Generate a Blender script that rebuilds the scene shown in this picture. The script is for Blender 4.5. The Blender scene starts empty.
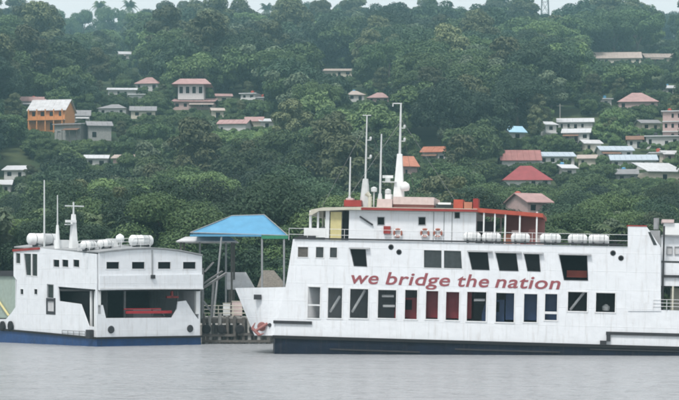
import bpy, bmesh, math, random
from mathutils import Vector, Matrix, noise
from mathutils.geometry import tessellate_polygon
rng = random.Random(7)
scene = bpy.context.scene
COL = scene.collection
R = math.radians

# ------------------------------------------------------------------ camera
F_PX, CX, HOR, CAM_H = 1920.0, 339.5, 292.0, 5.0
cam_d = bpy.data.cameras.new('camera')
cam = bpy.data.objects.new('camera', cam_d); COL.objects.link(cam)
cam.location = (0, 0, CAM_H); cam.rotation_euler = (R(90), 0, 0)
cam_d.sensor_width = 36; cam_d.lens = 36 * F_PX / 679
cam_d.shift_y = (HOR - 200) / 679
cam_d.clip_end = 9000; cam_d.clip_start = 0.5
scene.camera = cam

# ------------------------------------------------------------------ sky, sun, exposure
SUN_EL, SUN_AZ = 58, 205           # azimuth the light comes from (0 = +Y, clockwise)
W = bpy.data.worlds.new('World'); scene.world = W; W.use_nodes = True
nt = W.node_tree; nt.nodes.clear()
out = nt.nodes.new('ShaderNodeOutputWorld'); bg = nt.nodes.new('ShaderNodeBackground')
sky = nt.nodes.new('ShaderNodeTexSky'); sky.sky_type = 'NISHITA'; sky.sun_disc = False
sky.sun_elevation = R(SUN_EL); sky.sun_rotation = R(SUN_AZ)
sky.air_density = 1.0; sky.dust_density = 6.0; sky.ozone_density = 1.0
mixw = nt.nodes.new('ShaderNodeMix'); mixw.data_type = 'RGBA'
mixw.inputs[0].default_value = 0.92                       # cloud cover over the clear sky
mixw.inputs[7].default_value = (8.1, 8.15, 8.25, 1)
nt.links.new(sky.outputs[0], mixw.inputs[6]); nt.links.new(mixw.outputs[2], bg.inputs[0])
bg.inputs[1].default_value = 0.105
nt.links.new(bg.outputs[0], out.inputs[0])
sd = bpy.data.lights.new('sun', 'SUN'); sun = bpy.data.objects.new('sun', sd); COL.objects.link(sun)
sd.energy = 2.2; sd.angle = R(12); sd.color = (1, 0.97, 0.93)
a, e = R(SUN_AZ), R(SUN_EL)
sun_dir = Vector((math.sin(a) * math.cos(e), math.cos(a) * math.cos(e), math.sin(e)))
sun.rotation_euler = (-sun_dir).to_track_quat('-Z', 'Y').to_euler()
sun.location = (0, -50, 300)
scene.view_settings.view_transform = 'Standard'; scene.view_settings.look = 'None'
scene.view_settings.exposure = 0.38; scene.view_settings.gamma = 1
scene.render.engine = 'CYCLES'
scene.cycles.use_denoising = True
scene.cycles.max_bounces = 6; scene.cycles.volume_bounces = 0
scene.cycles.filter_width = 1.9

# ------------------------------------------------------------------ helpers
def lin(c):
    def f(v):
        v /= 255.0
        return v / 12.92 if v <= 0.04045 else ((v + 0.055) / 1.055) ** 2.4
    return tuple(f(v) for v in c)

def ray(px, py):
    return Vector((0, 0, CAM_H)), Vector(((px - CX) / F_PX, 1, (HOR - py) / F_PX))
def at(px, py, Y):
    c, d = ray(px, py); return c + d * Y
def proj(p):
    return CX + p[0] / p[1] * F_PX, HOR - (p[2] - CAM_H) / p[1] * F_PX

class Frame:
    """a place in the world; measures where a picture ray meets one of its planes"""
    def __init__(s, M): s.M = M; s.I = M.inverted()
    def plane(s, px, py, axis, val):
        c, d = ray(px, py); c = s.I @ c; d = s.I.to_3x3() @ d
        return c + d * ((val - c[axis]) / d[axis])

def tag(o, label=None, cat=None, group=None, kind=None):
    if label: o['label'] = label
    if cat: o['category'] = cat
    if group: o['group'] = group
    if kind: o['kind'] = kind
    return o
def empty(name, M=None, loc=(0, 0, 0)):
    o = bpy.data.objects.new(name, None); COL.objects.link(o)
    o.empty_display_size = 0.5
    if M is not None: o.matrix_world = M
    else: o.location = loc
    return o
def link_mesh(name, me, mat, parent=None):
    o = bpy.data.objects.new(name, me); COL.objects.link(o)
    if mat is not None and not me.materials: me.materials.append(mat)
    if parent is not None: o.parent = parent
    return o

class MB:
    def __init__(s): s.v = []; s.f = []
    def add(s, vs, fs):
        k = len(s.v); s.v += [tuple(p) for p in vs]; s.f += [tuple(i + k for i in q) for q in fs]; return s
    def box(s, x0, x1, y0, y1, z0, z1):
        return s.add([(x, y, z) for x in (x0, x1) for y in (y0, y1) for z in (z0, z1)],
                     [(0, 1, 3, 2), (4, 6, 7, 5), (0, 4, 5, 1), (2, 3, 7, 6), (0, 2, 6, 4), (1, 5, 7, 3)])
    def tube(s, p, q, r0, r1=None, n=8, cap=True):
        p, q = Vector(p), Vector(q); r1 = r0 if r1 is None else r1
        ax = (q - p).normalized(); u = ax.orthogonal().normalized(); w = ax.cross(u)
        vs = []
        for c, r in ((p, r0), (q, r1)):
            for i in range(n):
                t = 2 * math.pi * i / n; vs.append(c + (u * math.cos(t) + w * math.sin(t)) * r)
        fs = [(i, (i + 1) % n, n + (i + 1) % n, n + i) for i in range(n)]
        if cap: fs += [tuple(range(n - 1, -1, -1)), tuple(range(n, 2 * n))]
        return s.add(vs, fs)
    def lathe(s, prof, p, ax, n=12):
        """prof = [(t, r)] along ax from p"""
        p, ax = Vector(p), Vector(ax).normalized(); u = ax.orthogonal().normalized(); w = ax.cross(u)
        vs = []
        for t, r in prof:
            for i in range(n):
                k = 2 * math.pi * i / n; vs.append(p + ax * t + (u * math.cos(k) + w * math.sin(k)) * r)
        fs = [(j * n + i, j * n + (i + 1) % n, (j + 1) * n + (i + 1) % n, (j + 1) * n + i)
              for j in range(len(prof) - 1) for i in range(n)]
        fs += [tuple(range(n - 1, -1, -1)), tuple(range((len(prof) - 1) * n, len(prof) * n))]
        return s.add(vs, fs)
    def plate(s, outer, holes, thick, to3):
        """flat plate with holes; 2-d outline, to3(u, v, depth) -> point; depth 0 is the outside"""
        loops = [outer] + list(holes)
        flat = [Vector((u, v, 0)) for lp in loops for u, v in lp]
        tris = tessellate_polygon([[Vector((u, v, 0)) for u, v in lp] for lp in loops])
        n = len(flat)
        vs = [to3(p.x, p.y, 0) for p in flat] + [to3(p.x, p.y, thick) for p in flat]
        fs = [tuple(t) for t in tris] + [tuple(i + n for i in reversed(t)) for t in tris]
        k = 0
        for lp in loops:
            m = len(lp)
            for i in range(m):
                j = (i + 1) % m; fs.append((k + i, k + j, n + k + j, n + k + i))
            k += m
        return s.add(vs, fs)
    def mesh(s, name, smooth=False, fix=True):
        me = bpy.data.meshes.new(name); me.from_pydata(s.v, [], s.f)
        if fix:
            bm = bmesh.new(); bm.from_mesh(me); bmesh.ops.recalc_face_normals(bm, faces=bm.faces)
            bm.to_mesh(me); bm.free()
        if smooth: me.polygons.foreach_set('use_smooth', [True] * len(me.polygons))
        me.update(); return me
    def build(s, name, mat, parent=None, smooth=False):
        return link_mesh(name, s.mesh(name, smooth), mat, parent)

# ------------------------------------------------------------------ materials
MAT = {}
def material(name, base, rough=0.6, spec=0.4, metal=0.0, var=0.0, vscale=3.0, streak=None, streak_amt=0.0,
             bump=0.0, bscale=30.0, stretch=(1, 1, 1)):
    m = bpy.data.materials.new(name); m.use_nodes = True; MAT[name] = m
    n = m.node_tree.nodes; l = m.node_tree.links; b = n['Principled BSDF']
    b.inputs['Roughness'].default_value = rough; b.inputs['Specular IOR Level'].default_value = spec
    b.inputs['Metallic'].default_value = metal; b.inputs['Base Color'].default_value = (*base, 1)
    tc = n.new('ShaderNodeTexCoord'); src = None
    if var:
        mp = n.new('ShaderNodeMapping'); mp.inputs['Scale'].default_value = stretch
        l.new(tc.outputs['Object'], mp.inputs[0])
        tx = n.new('ShaderNodeTexNoise'); tx.inputs['Scale'].default_value = vscale; tx.inputs['Detail'].default_value = 6
        l.new(mp.outputs[0], tx.inputs['Vector'])
        mr = n.new('ShaderNodeMapRange'); mr.inputs[1].default_value = 0.3; mr.inputs[2].default_value = 0.7
        mr.inputs[3].default_value = 1 - var; mr.inputs[4].default_value = 1 + var * 0.6
        l.new(tx.outputs['Fac'], mr.inputs[0])
        mx = n.new('ShaderNodeMix'); mx.data_type = 'RGBA'; mx.blend_type = 'MULTIPLY'; mx.inputs[0].default_value = 1
        mx.inputs[6].default_value = (*base, 1); l.new(mr.outputs[0], mx.inputs[7]); src = mx.outputs[2]
    if streak:
        mp = n.new('ShaderNodeMapping'); mp.inputs['Scale'].default_value = (2.2, 2.2, 0.22)
        l.new(tc.outputs['Object'], mp.inputs[0])
        tx = n.new('ShaderNodeTexNoise'); tx.inputs['Scale'].default_value = 1.6; tx.inputs['Detail'].default_value = 8
        tx.inputs['Roughness'].default_value = 0.7
        l.new(mp.outputs[0], tx.inputs['Vector'])
        mr = n.new('ShaderNodeMapRange'); mr.inputs[1].default_value = 0.52; mr.inputs[2].default_value = 0.78
        mr.inputs[3].default_value = 0; mr.inputs[4].default_value = streak_amt
        l.new(tx.outputs['Fac'], mr.inputs[0])
        mx = n.new('ShaderNodeMix'); mx.data_type = 'RGBA'; l.new(mr.outputs[0], mx.inputs[0])
        if src is None: mx.inputs[6].default_value = (*base, 1)
        else: l.new(src, mx.inputs[6])
        mx.inputs[7].default_value = (*streak, 1); src = mx.outputs[2]
    if src is not None: l.new(src, b.inputs['Base Color'])
    if bump:
        tx = n.new('ShaderNodeTexNoise'); tx.inputs['Scale'].default_value = bscale; tx.inputs['Detail'].default_value = 5
        l.new(tc.outputs['Object'], tx.inputs['Vector'])
        bp = n.new('ShaderNodeBump'); bp.inputs['Strength'].default_value = bump; bp.inputs['Distance'].default_value = 0.12
        l.new(tx.outputs['Fac'], bp.inputs['Height']); l.new(bp.outputs[0], b.inputs['Normal'])
    return m

def plate_seams(m):
    n = m.node_tree.nodes; l = m.node_tree.links; b = n['Principled BSDF']
    tc = n.new('ShaderNodeTexCoord'); sp = n.new('ShaderNodeSeparateXYZ'); ad = n.new('ShaderNodeMath'); cb = n.new('ShaderNodeCombineXYZ')
    l.new(tc.outputs['Object'], sp.inputs[0]); l.new(sp.outputs[0], ad.inputs[0]); l.new(sp.outputs[1], ad.inputs[1])
    l.new(ad.outputs[0], cb.inputs[0]); l.new(sp.outputs[2], cb.inputs[1])
    br = n.new('ShaderNodeTexBrick'); br.inputs['Scale'].default_value = 1.0; br.inputs['Brick Width'].default_value = 3.1; br.inputs['Row Height'].default_value = 1.45
    br.inputs['Mortar Size'].default_value = 0.025; br.inputs['Mortar Smooth'].default_value = 0.6
    l.new(cb.outputs[0], br.inputs['Vector'])
    bp = n.new('ShaderNodeBump'); bp.inputs['Strength'].default_value = 0.55; bp.inputs['Distance'].default_value = 0.03
    l.new(br.outputs['Fac'], bp.inputs['Height'])
    old = b.inputs['Normal'].links[0].from_socket; l.new(old, bp.inputs['Normal']); l.new(bp.outputs[0], b.inputs['Normal'])
RUST = (0.22, 0.11, 0.06); GRIME = (0.30, 0.29, 0.27)
material('white_paint', (0.77, 0.79, 0.82), 0.45, 0.4, var=0.05, vscale=0.8, streak=(0.38, 0.34, 0.30), streak_amt=0.5, bump=0.35, bscale=1.5)
plate_seams(MAT['white_paint'])
material('white_trim', (0.74, 0.75, 0.76), 0.5, var=0.05, streak=RUST, streak_amt=0.25)
material('white_plain', (0.78, 0.79, 0.79), 0.4, var=0.06, vscale=2)
material('cream_paint', (0.55, 0.53, 0.44), 0.5, var=0.08, streak=RUST, streak_amt=0.25)
material('yellow_paint', (0.60, 0.53, 0.26), 0.5, var=0.1)
material('blue_hull_paint', (0.018, 0.060, 0.175), 0.4, 0.3, var=0.25, vscale=0.7, streak=(0.06, 0.05, 0.045), streak_amt=0.6, bump=0.3, bscale=2)
material('navy_hull_paint', (0.005, 0.011, 0.027), 0.45, 0.25, var=0.3, vscale=0.7, streak=(0.055, 0.045, 0.045), streak_amt=0.6, bump=0.3, bscale=2)
material('black_rubber', (0.016, 0.016, 0.018), 0.8, var=0.2)
material('dark_trim', (0.035, 0.035, 0.04), 0.6, var=0.2)
material('red_paint', (0.30, 0.035, 0.03), 0.5, var=0.2, vscale=1.5)
material('orange_red_paint', (0.42, 0.075, 0.045), 0.55, var=0.2, vscale=1.5)
material('letter_red', (0.30, 0.080, 0.092), 0.5, var=0.12, vscale=4)
material('pink_box_paint', (0.62, 0.50, 0.48), 0.55, var=0.1, streak=RUST, streak_amt=0.2)
material('grey_paint', (0.30, 0.31, 0.32), 0.55, var=0.15, streak=RUST, streak_amt=0.25)
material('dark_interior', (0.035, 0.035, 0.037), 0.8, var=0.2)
material('deck_green', (0.05, 0.09, 0.07), 0.7, var=0.2)
material('glass_dark', (0.008, 0.009, 0.010), 0.12, 0.10)
material('glass_grey', (0.035, 0.042, 0.044), 0.12, 0.5, var=0.3)
material('steel', (0.22, 0.22, 0.22), 0.45, metal=0.6, var=0.2)
material('mast_paint', (0.60, 0.62, 0.62), 0.5, var=0.08)
material('bus_red', (0.22, 0.020, 0.028), 0.35, var=0.1)
material('truck_blue', (0.022, 0.050, 0.13), 0.35, var=0.1)
material('truck_grey', (0.30, 0.31, 0.32), 0.5, var=0.1)
material('tarp_blue', (0.095, 0.30, 0.49), 0.55, var=0.10, vscale=1.2, bump=0.6, bscale=1.2)
material('tarp_green', (0.03, 0.22, 0.12), 0.6, var=0.12)
material('pale_green_paint', (0.33, 0.40, 0.35), 0.55, var=0.1, streak=RUST, streak_amt=0.3)
material('concrete', (0.33, 0.32, 0.30), 0.9, var=0.22, streak=(0.12, 0.11, 0.10), streak_amt=0.6, bump=0.5, bscale=4)
material('timber', (0.12, 0.11, 0.10), 0.85, var=0.3, vscale=4)
material('thatch', (0.20, 0.18, 0.155), 0.95, var=0.3, vscale=5, bump=0.8, bscale=14)
material('bark', (0.11, 0.09, 0.07), 0.9, var=0.3, vscale=5, bump=0.6, bscale=12)
material('house_orange', (0.62, 0.27, 0.10), 0.8, var=0.12, streak=GRIME, streak_amt=0.3)
material('house_white', (0.58, 0.57, 0.56), 0.8, var=0.08, streak=GRIME, streak_amt=0.35)
material('house_grey', (0.30, 0.30, 0.29), 0.9, var=0.2, streak=(0.14, 0.14, 0.13), streak_amt=0.5)
material('house_pink', (0.50, 0.36, 0.34), 0.8, var=0.12, streak=GRIME, streak_amt=0.4)
material('house_cream', (0.58, 0.53, 0.44), 0.8, var=0.12, streak=GRIME, streak_amt=0.4)
material('roof_pale', (0.55, 0.55, 0.56), 0.55, var=0.18, vscale=0.8, streak=(0.20, 0.12, 0.08), streak_amt=0.55)
material('roof_white', (0.58, 0.59, 0.61), 0.5, var=0.12, vscale=0.8, streak=(0.20, 0.12, 0.08), streak_amt=0.55)
material('roof_blue', (0.44, 0.51, 0.58), 0.5, var=0.12, vscale=0.8, streak=(0.20, 0.12, 0.08), streak_amt=0.55)
material('roof_skyblue', (0.42, 0.66, 0.82), 0.5, var=0.08, vscale=0.8)
material('roof_pink', (0.40, 0.25, 0.24), 0.7, var=0.2, vscale=0.8, streak=(0.20, 0.12, 0.08), streak_amt=0.55)
material('roof_red', (0.30, 0.055, 0.06), 0.6, var=0.18, vscale=0.8)
material('roof_rose', (0.33, 0.14, 0.13), 0.65, var=0.2, vscale=0.8, streak=(0.20, 0.12, 0.08), streak_amt=0.55)
material('roof_orange', (0.48, 0.19, 0.12), 0.65, var=0.2, vscale=0.8, streak=(0.20, 0.12, 0.08), streak_amt=0.55)
material('roof_grey', (0.24, 0.24, 0.25), 0.7, var=0.2, vscale=0.8, streak=(0.20, 0.12, 0.08), streak_amt=0.55)
material('roof_tan', (0.44, 0.37, 0.33), 0.7, var=0.15, vscale=0.8, streak=(0.20, 0.12, 0.08), streak_amt=0.55)
material('roof_rust', (0.22, 0.12, 0.08), 0.8, var=0.3, vscale=0.8)
material('barrier_red', (0.55, 0.035, 0.045), 0.4, var=0.1)
material('lifebuoy_orange', (0.36, 0.12, 0.08), 0.5)

def leaf_material(name, c0, c1):
    m = bpy.data.materials.new(name); m.use_nodes = True; MAT[name] = m
    n = m.node_tree.nodes; l = m.node_tree.links; b = n['Principled BSDF']
    b.inputs['Roughness'].default_value = 0.55; b.inputs['Specular IOR Level'].default_value = 0.25
    oi = n.new('ShaderNodeObjectInfo'); ge = n.new('ShaderNodeNewGeometry')
    ad = n.new('ShaderNodeMath'); ad.operation = 'MULTIPLY_ADD'; ad.inputs[1].default_value = 0.45
    l.new(ge.outputs['Random Per Island'], ad.inputs[0])
    m2 = n.new('ShaderNodeMath'); m2.operation = 'MULTIPLY'; m2.inputs[1].default_value = 0.55
    l.new(oi.outputs['Random'], m2.inputs[0]); l.new(m2.outputs[0], ad.inputs[2])
    mx = n.new('ShaderNodeMix'); mx.data_type = 'RGBA'
    mx.inputs[6].default_value = (*c0, 1); mx.inputs[7].default_value = (*c1, 1)
    l.new(ad.outputs[0], mx.inputs[0])
    nz = n.new('ShaderNodeTexNoise'); nz.inputs['Scale'].default_value = 0.022; nz.inputs['Detail'].default_value = 3   # patches of kinds of tree
    l.new(oi.outputs['Location'], nz.inputs['Vector'])
    mr = n.new('ShaderNodeMapRange'); mr.inputs[1].default_value = .33; mr.inputs[2].default_value = .68; mr.inputs[3].default_value = .5; mr.inputs[4].default_value = 1.75
    l.new(nz.outputs['Fac'], mr.inputs[0])
    mm = n.new('ShaderNodeMix'); mm.data_type = 'RGBA'; mm.blend_type = 'MULTIPLY'; mm.inputs[0].default_value = 1
    l.new(mx.outputs[2], mm.inputs[6]); l.new(mr.outputs[0], mm.inputs[7]); mx = mm
    l.new(mx.outputs[2], b.inputs['Base Color'])
    tr = n.new('ShaderNodeBsdfTranslucent'); l.new(mx.outputs[2], tr.inputs[0])
    ms = n.new('ShaderNodeMixShader'); ms.inputs[0].default_value = 0.18
    l.new(b.outputs[0], ms.inputs[1]); l.new(tr.outputs[0], ms.inputs[2])
    l.new(ms.outputs[0], n['Material Output'].inputs[0]); return m
leaf_material('leaf_green', (0.024, 0.056, 0.024), (0.122, 0.182, 0.068))
leaf_material('leaf_dark', (0.011, 0.030, 0.019), (0.055, 0.098, 0.050))
leaf_material('leaf_olive', (0.050, 0.066, 0.030), (0.150, 0.170, 0.085))
leaf_material('leaf_pale', (0.070, 0.105, 0.062), (0.180, 0.225, 0.140))
leaf_material('leaf_bright', (0.046, 0.092, 0.034), (0.160, 0.225, 0.085))
leaf_material('leaf_palm', (0.040, 0.075, 0.030), (0.14, 0.18, 0.085))

def ground_material():
    m = material('hill_ground', (0.05, 0.07, 0.03), 0.95, 0.1)
    n = m.node_tree.nodes; l = m.node_tree.links; b = n['Principled BSDF']
    tc = n.new('ShaderNodeTexCoord'); tx = n.new('ShaderNodeTexNoise')
    tx.inputs['Scale'].default_value = 0.06; tx.inputs['Detail'].default_value = 9
    l.new(tc.outputs['Object'], tx.inputs['Vector'])
    cr = n.new('ShaderNodeValToRGB'); cr.color_ramp.elements[0].position = 0.35; cr.color_ramp.elements[1].position = 0.72
    cr.color_ramp.elements[0].color = (0.022, 0.042, 0.018, 1); cr.color_ramp.elements[1].color = (0.10, 0.115, 0.055, 1)
    l.new(tx.outputs['Fac'], cr.inputs[0]); l.new(cr.outputs[0], b.inputs['Base Color'])
    return m
ground_material()

def water_material():
    m = bpy.data.materials.new('water'); m.use_nodes = True; MAT['water'] = m
    n = m.node_tree.nodes; l = m.node_tree.links; b = n['Principled BSDF']
    b.inputs['Base Color'].default_value = (0.345, 0.355, 0.372, 1)
    b.inputs['Roughness'].default_value = 0.24; b.inputs['IOR'].default_value = 1.333
    tc = n.new('ShaderNodeTexCoord')
    prev = None
    for sc, st, dist, stre in ((0.10, 0.9, 2.0, (0.7, 1.4, 1)), (0.5, 0.9, 1.2, (0.6, 1.5, 1)), (1.6, 1.0, 0.8, (0.75, 1.2, 1))):
        mp = n.new('ShaderNodeMapping'); mp.inputs['Scale'].default_value = stre; mp.inputs['Rotation'].default_value = (0, 0, 0.15 * sc)
        l.new(tc.outputs['Object'], mp.inputs[0])
        tx = n.new('ShaderNodeTexNoise'); tx.inputs['Scale'].default_value = sc; tx.inputs['Detail'].default_value = 3
        l.new(mp.outputs[0], tx.inputs['Vector'])
        bp = n.new('ShaderNodeBump'); bp.inputs['Strength'].default_value = st; bp.inputs['Distance'].default_value = dist
        l.new(tx.outputs['Fac'], bp.inputs['Height'])
        if prev is not None: l.new(prev.outputs[0], bp.inputs['Normal'])
        prev = bp
    l.new(prev.outputs[0], b.inputs['Normal'])
water_material()

# ------------------------------------------------------------------ water and terrain
PROFILE = [(190, -4), (212, -3), (215, 1.5), (240, 2.2), (300, 4), (350, 11), (420, 28), (480, 44), (560, 60), (700, 84),
           (900, 118), (1100, 145), (1170, 144), (1300, 140), (1700, 100), (2600, 60)]
def tz(X, Y):
    for (y0, z0), (y1, z1) in zip(PROFILE, PROFILE[1:]):
        if Y <= y1:
            t = max(0, (Y - y0) / (y1 - y0)); z = z0 + (z1 - z0) * t; break
    else: z = PROFILE[-1][1]
    k = max(0, min(1, (Y - 320) / 200))
    z += k * (noise.noise(Vector((X * 0.012, Y * 0.009, 3.1))) * 3.2 + noise.noise(Vector((X * 0.004, Y * 0.003, 9.0))) * 3.0)
    return z
def hit(px, py):
    Y = 216.0
    while Y < 1165:
        c, d = ray(px, py); p = c + d * Y
        if tz(p.x, Y) >= p.z: return Vector((p.x, Y, tz(p.x, Y)))
        Y += 0.5
    p = at(px, py, 1160); return Vector((p.x, 1160, tz(p.x, 1160)))

ys = [195, 203, 212, 213.5, 215, 218, 224] + list(range(232, 1320, 12)) + [1400, 1500, 1700, 2000, 2600]
xs = [-1500, -1000, -700, -500] + list(range(-384, 385, 12)) + [500, 700, 1000, 1500]
mb = MB(); mb.v = [(x, y, tz(x, y)) for y in ys for x in xs]; nx = len(xs)
mb.f = [(j * nx + i, j * nx + i + 1, (j + 1) * nx + i + 1, (j + 1) * nx + i) for j in range(len(ys) - 1) for i in range(nx - 1)]
tag(mb.build('ground', MAT['hill_ground'], smooth=True), kind='structure')
mb = MB(); mb.add([(-1500, -500, 0), (1500, -500, 0), (1500, 215, 0), (-1500, 215, 0)], [(0, 1, 2, 3)])
tag(mb.build('water', MAT['water']), kind='structure')
mb = MB(); mb.box(-400, 400, 212.2, 214.2, -3, 1.75)
tag(mb.build('quay_wall', MAT['concrete']), kind='structure')
mb = MB(); mb.box(at(168, 300, 199).x, at(300, 300, 199).x, 193, 212.1, -3, 1.7)
tag(mb.build('landing_quay', MAT['concrete']), kind='structure')

# ------------------------------------------------------------------ ship helpers
def quad_ring(q, w):
    """grow (w > 0) a 4-point outline about its centre by about w metres"""
    cx = sum(p[0] for p in q) / 4; cz = sum(p[1] for p in q) / 4
    return [(p[0] + math.copysign(w, p[0] - cx), p[1] + math.copysign(w, p[1] - cz)) for p in q]
def window(parent, quad, to3, frame_mat, pane_mat, w=0.09, proud=0.035, recess=0.06, bars=(), name='window'):
    fr = MB(); fr.plate(quad_ring(quad, w), [quad], proud + recess, lambda u, v, d: to3(u, v, d - proud))
    for (a0, b0, a1, b1) in bars:
        fr.plate([(a0, b0), (a1, b0), (a1, b1), (a0, b1)], [], 0.05, lambda u, v, d: to3(u, v, d + recess - 0.06))
    f = fr.build(name, frame_mat, parent)
    if pane_mat is not None:
        pm = MB(); pm.plate(quad_ring(quad, 0.03), [], 0.012, lambda u, v, d: to3(u, v, d + recess + 0.002))
        pm.build('pane', pane_mat, f)
    return f
def railing(parent, pts, h, mat, step=1.2, rows=3, r=0.022, name='railing'):
    mb = MB()
    for p, q in zip(pts, pts[1:]):
        p, q = Vector(p), Vector(q); n = max(1, int((q - p).length / step))
        for i in range(n + 1):
            b = p.lerp(q, i / n); mb.tube(b, b + Vector((0, 0, h)), r, n=5)
        for k in range(rows):
            dz = Vector((0, 0, h * (k + 1) / rows)); mb.tube(p + dz, q + dz, r * 0.9, n=5)
    return mb.build(name, mat, parent)
def torus_mesh(name, R0, r0, n=20, m=8):
    mb = MB()
    for i in range(n):
        a = 2 * math.pi * i / n
        for j in range(m):
            b = 2 * math.pi * j / m; k = R0 + r0 * math.cos(b)
            mb.v.append((k * math.cos(a), r0 * math.sin(b), k * math.sin(a)))
    mb.f = [(i * m + j, ((i + 1) % n) * m + j, ((i + 1) % n) * m + (j + 1) % m, i * m + (j + 1) % m) for i in range(n) for j in range(m)]
    return mb.mesh(name, True)

def wheel_mesh(r=0.48, w=0.28):
    mb = MB(); mb.lathe([(0, r * .75), (0.03, r), (w - 0.03, r), (w, r * .75)], (0, 0, 0), (0, 1, 0), 16); return mb.mesh('tyre', True)
def rim_mesh(r=0.48, w=0.28):
    mb = MB(); mb.lathe([(-0.01, r * .1), (-0.012, r * .55), (w + .012, r * .55), (w + .01, r * .1)], (0, 0, 0), (0, 1, 0), 12); return mb.mesh('rim')
TYRE, RIM = wheel_mesh(), rim_mesh()
def put_wheels(t, xs_, ys_, r=0.48):
    for x in xs_:
        for y in ys_:
            w = link_mesh('wheel', TYRE, MAT['black_rubber'], t); w.location = (x, y, r); w.scale = (r / .48, 1, r / .48)
            link_mesh('rim', RIM, MAT['steel'], w)
def truck(M, length, body_mat, cab_mat, box_h, label):
    """box truck, cab towards -x, centred on its length"""
    t = empty('truck', M); tag(t, label, 'truck', 'vehicles on the car decks')
    L = length / 2; wd = 1.2
    MB().box(-L + 1.9, L, -wd, wd, 1.0, 1.0 + box_h).build('cargo_box', body_mat, t)
    ribs = MB()
    for i in range(8):
        x = -L + 2.1 + i * (length - 2.2) / 7; ribs.box(x - .04, x + .04, -wd - .03, -wd - .002, 1.05, 0.95 + box_h)
    ribs.build('side_ribs', body_mat, t)
    cb = MB(); prof = [(-L, .5), (-L, 1.5), (-L + .35, 2.55), (-L + 1.8, 2.6), (-L + 1.8, .5)]
    cb.plate(prof, [], 2.2, lambda u, v, d: (u, -1.1 + d, v)); c = cb.build('cab', cab_mat, t)
    g = MB(); g.plate([(-L + .25, 1.6), (-L + .5, 2.4), (-L + 1.4, 2.4), (-L + 1.4, 1.6)], [], .02, lambda u, v, d: (u, -1.115 + d, v))
    g.build('cab_window', MAT['glass_dark'], c)
    MB().box(-L + .3, L - .1, -.45, .45, .6, .95).build('chassis', MAT['dark_trim'], t)
    put_wheels(t, (-L + .9, L - 1.4), (-1.15, .87)); return t

# ------------------------------------------------------------------ large ferry on the right
FM = Matrix.Translation(at(275, 354, 155) * 1.0)
FM.translation.z = 0.0
FM = FM @ Matrix.Rotation(R(-8), 4, 'Z') @ Matrix.Rotation(R(1.35), 4, 'Y')
FR = Frame(FM); BEAM = 12.0
def rs(px, py, y=0.0):
    p = FR.plane(px, py, 1, y); return (p.x, p.z)
def rx(px, py, y=0.0): return rs(px, py, y)[0]
def rz(px, py, y=0.0): return rs(px, py, y)[1]
def side(y): return lambda u, v, d: (u, y + d, v)
ferry = empty('car_ferry', FM)
tag(ferry, 'large white car ferry with red lettering and a navy hull, nearer ship on the right', 'ferry', 'ferries')

low_px = [(308, 287, 320, 318), (328, 288, 342, 318), (350, 289, 368, 318), (378, 290, 396, 318), (405, 290, 417, 319),
          (426, 291, 438, 319), (446, 292, 459, 320), (467, 292, 486, 321), (496, 293, 514, 322), (524, 294, 537, 322),
          (545, 294, 557, 320), (568, 292, 587, 311), (596, 293, 615, 312)]
def rect_q(a): return [rs(a[0], a[1]), rs(a[2], a[1]), rs(a[2], a[3]), rs(a[0], a[3])]
def sq(a):  # square up in ship axes
    (x0, z0), (x1, z1) = rs(a[0], (a[1] + a[3]) / 2), rs(a[2], (a[1] + a[3]) / 2)
    xm = (a[0] + a[2]) / 2; t, b = rz(xm, a[1]), rz(xm, a[3])
    return [(x0, t), (x1, t), (x1, b), (x0, b)]
low_q = [sq(a) for a in low_px]
up_px = [[(350.5, 248.5), (365, 249), (366.5, 266), (354.5, 265.5)], [(424, 250), (441.5, 250.5), (441.5, 268), (424, 267.5)],
         [(444, 250.5), (461, 251), (462, 268.5), (444, 268)], [(468.5, 251.5), (487, 252), (489, 269.5), (472.5, 269)],
         [(496, 252.5), (515.5, 253), (518, 270.5), (500, 270)], [(524.5, 253.5), (538.5, 254), (540, 271), (528, 270.5)],
         [(559.5, 254.5), (586.5, 255.5), (587.5, 280), (564.5, 279.5)]]
up_q = [[rs(*p) for p in q] for q in up_px]
fr_q = [sq(a) for a in ((298, 247, 308, 257), (316, 247, 323.5, 257.5), (330, 247.5, 337, 257.5))]
ports = [(391, 247), (399, 252), (613, 253), (621, 258), (258, 297)]
wall_out = [rs(285.5, 287), rs(293, 239), rs(627, 246.5), rs(661, 247), rs(661, 310), rs(790, 313), rs(790, 350), rs(273.5, 335.5)]
mb = MB(); mb.plate(wall_out, low_q + up_q + fr_q, 0.14, side(0)); side_wall = mb.build('side_plating', MAT['white_paint'], ferry)
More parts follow.
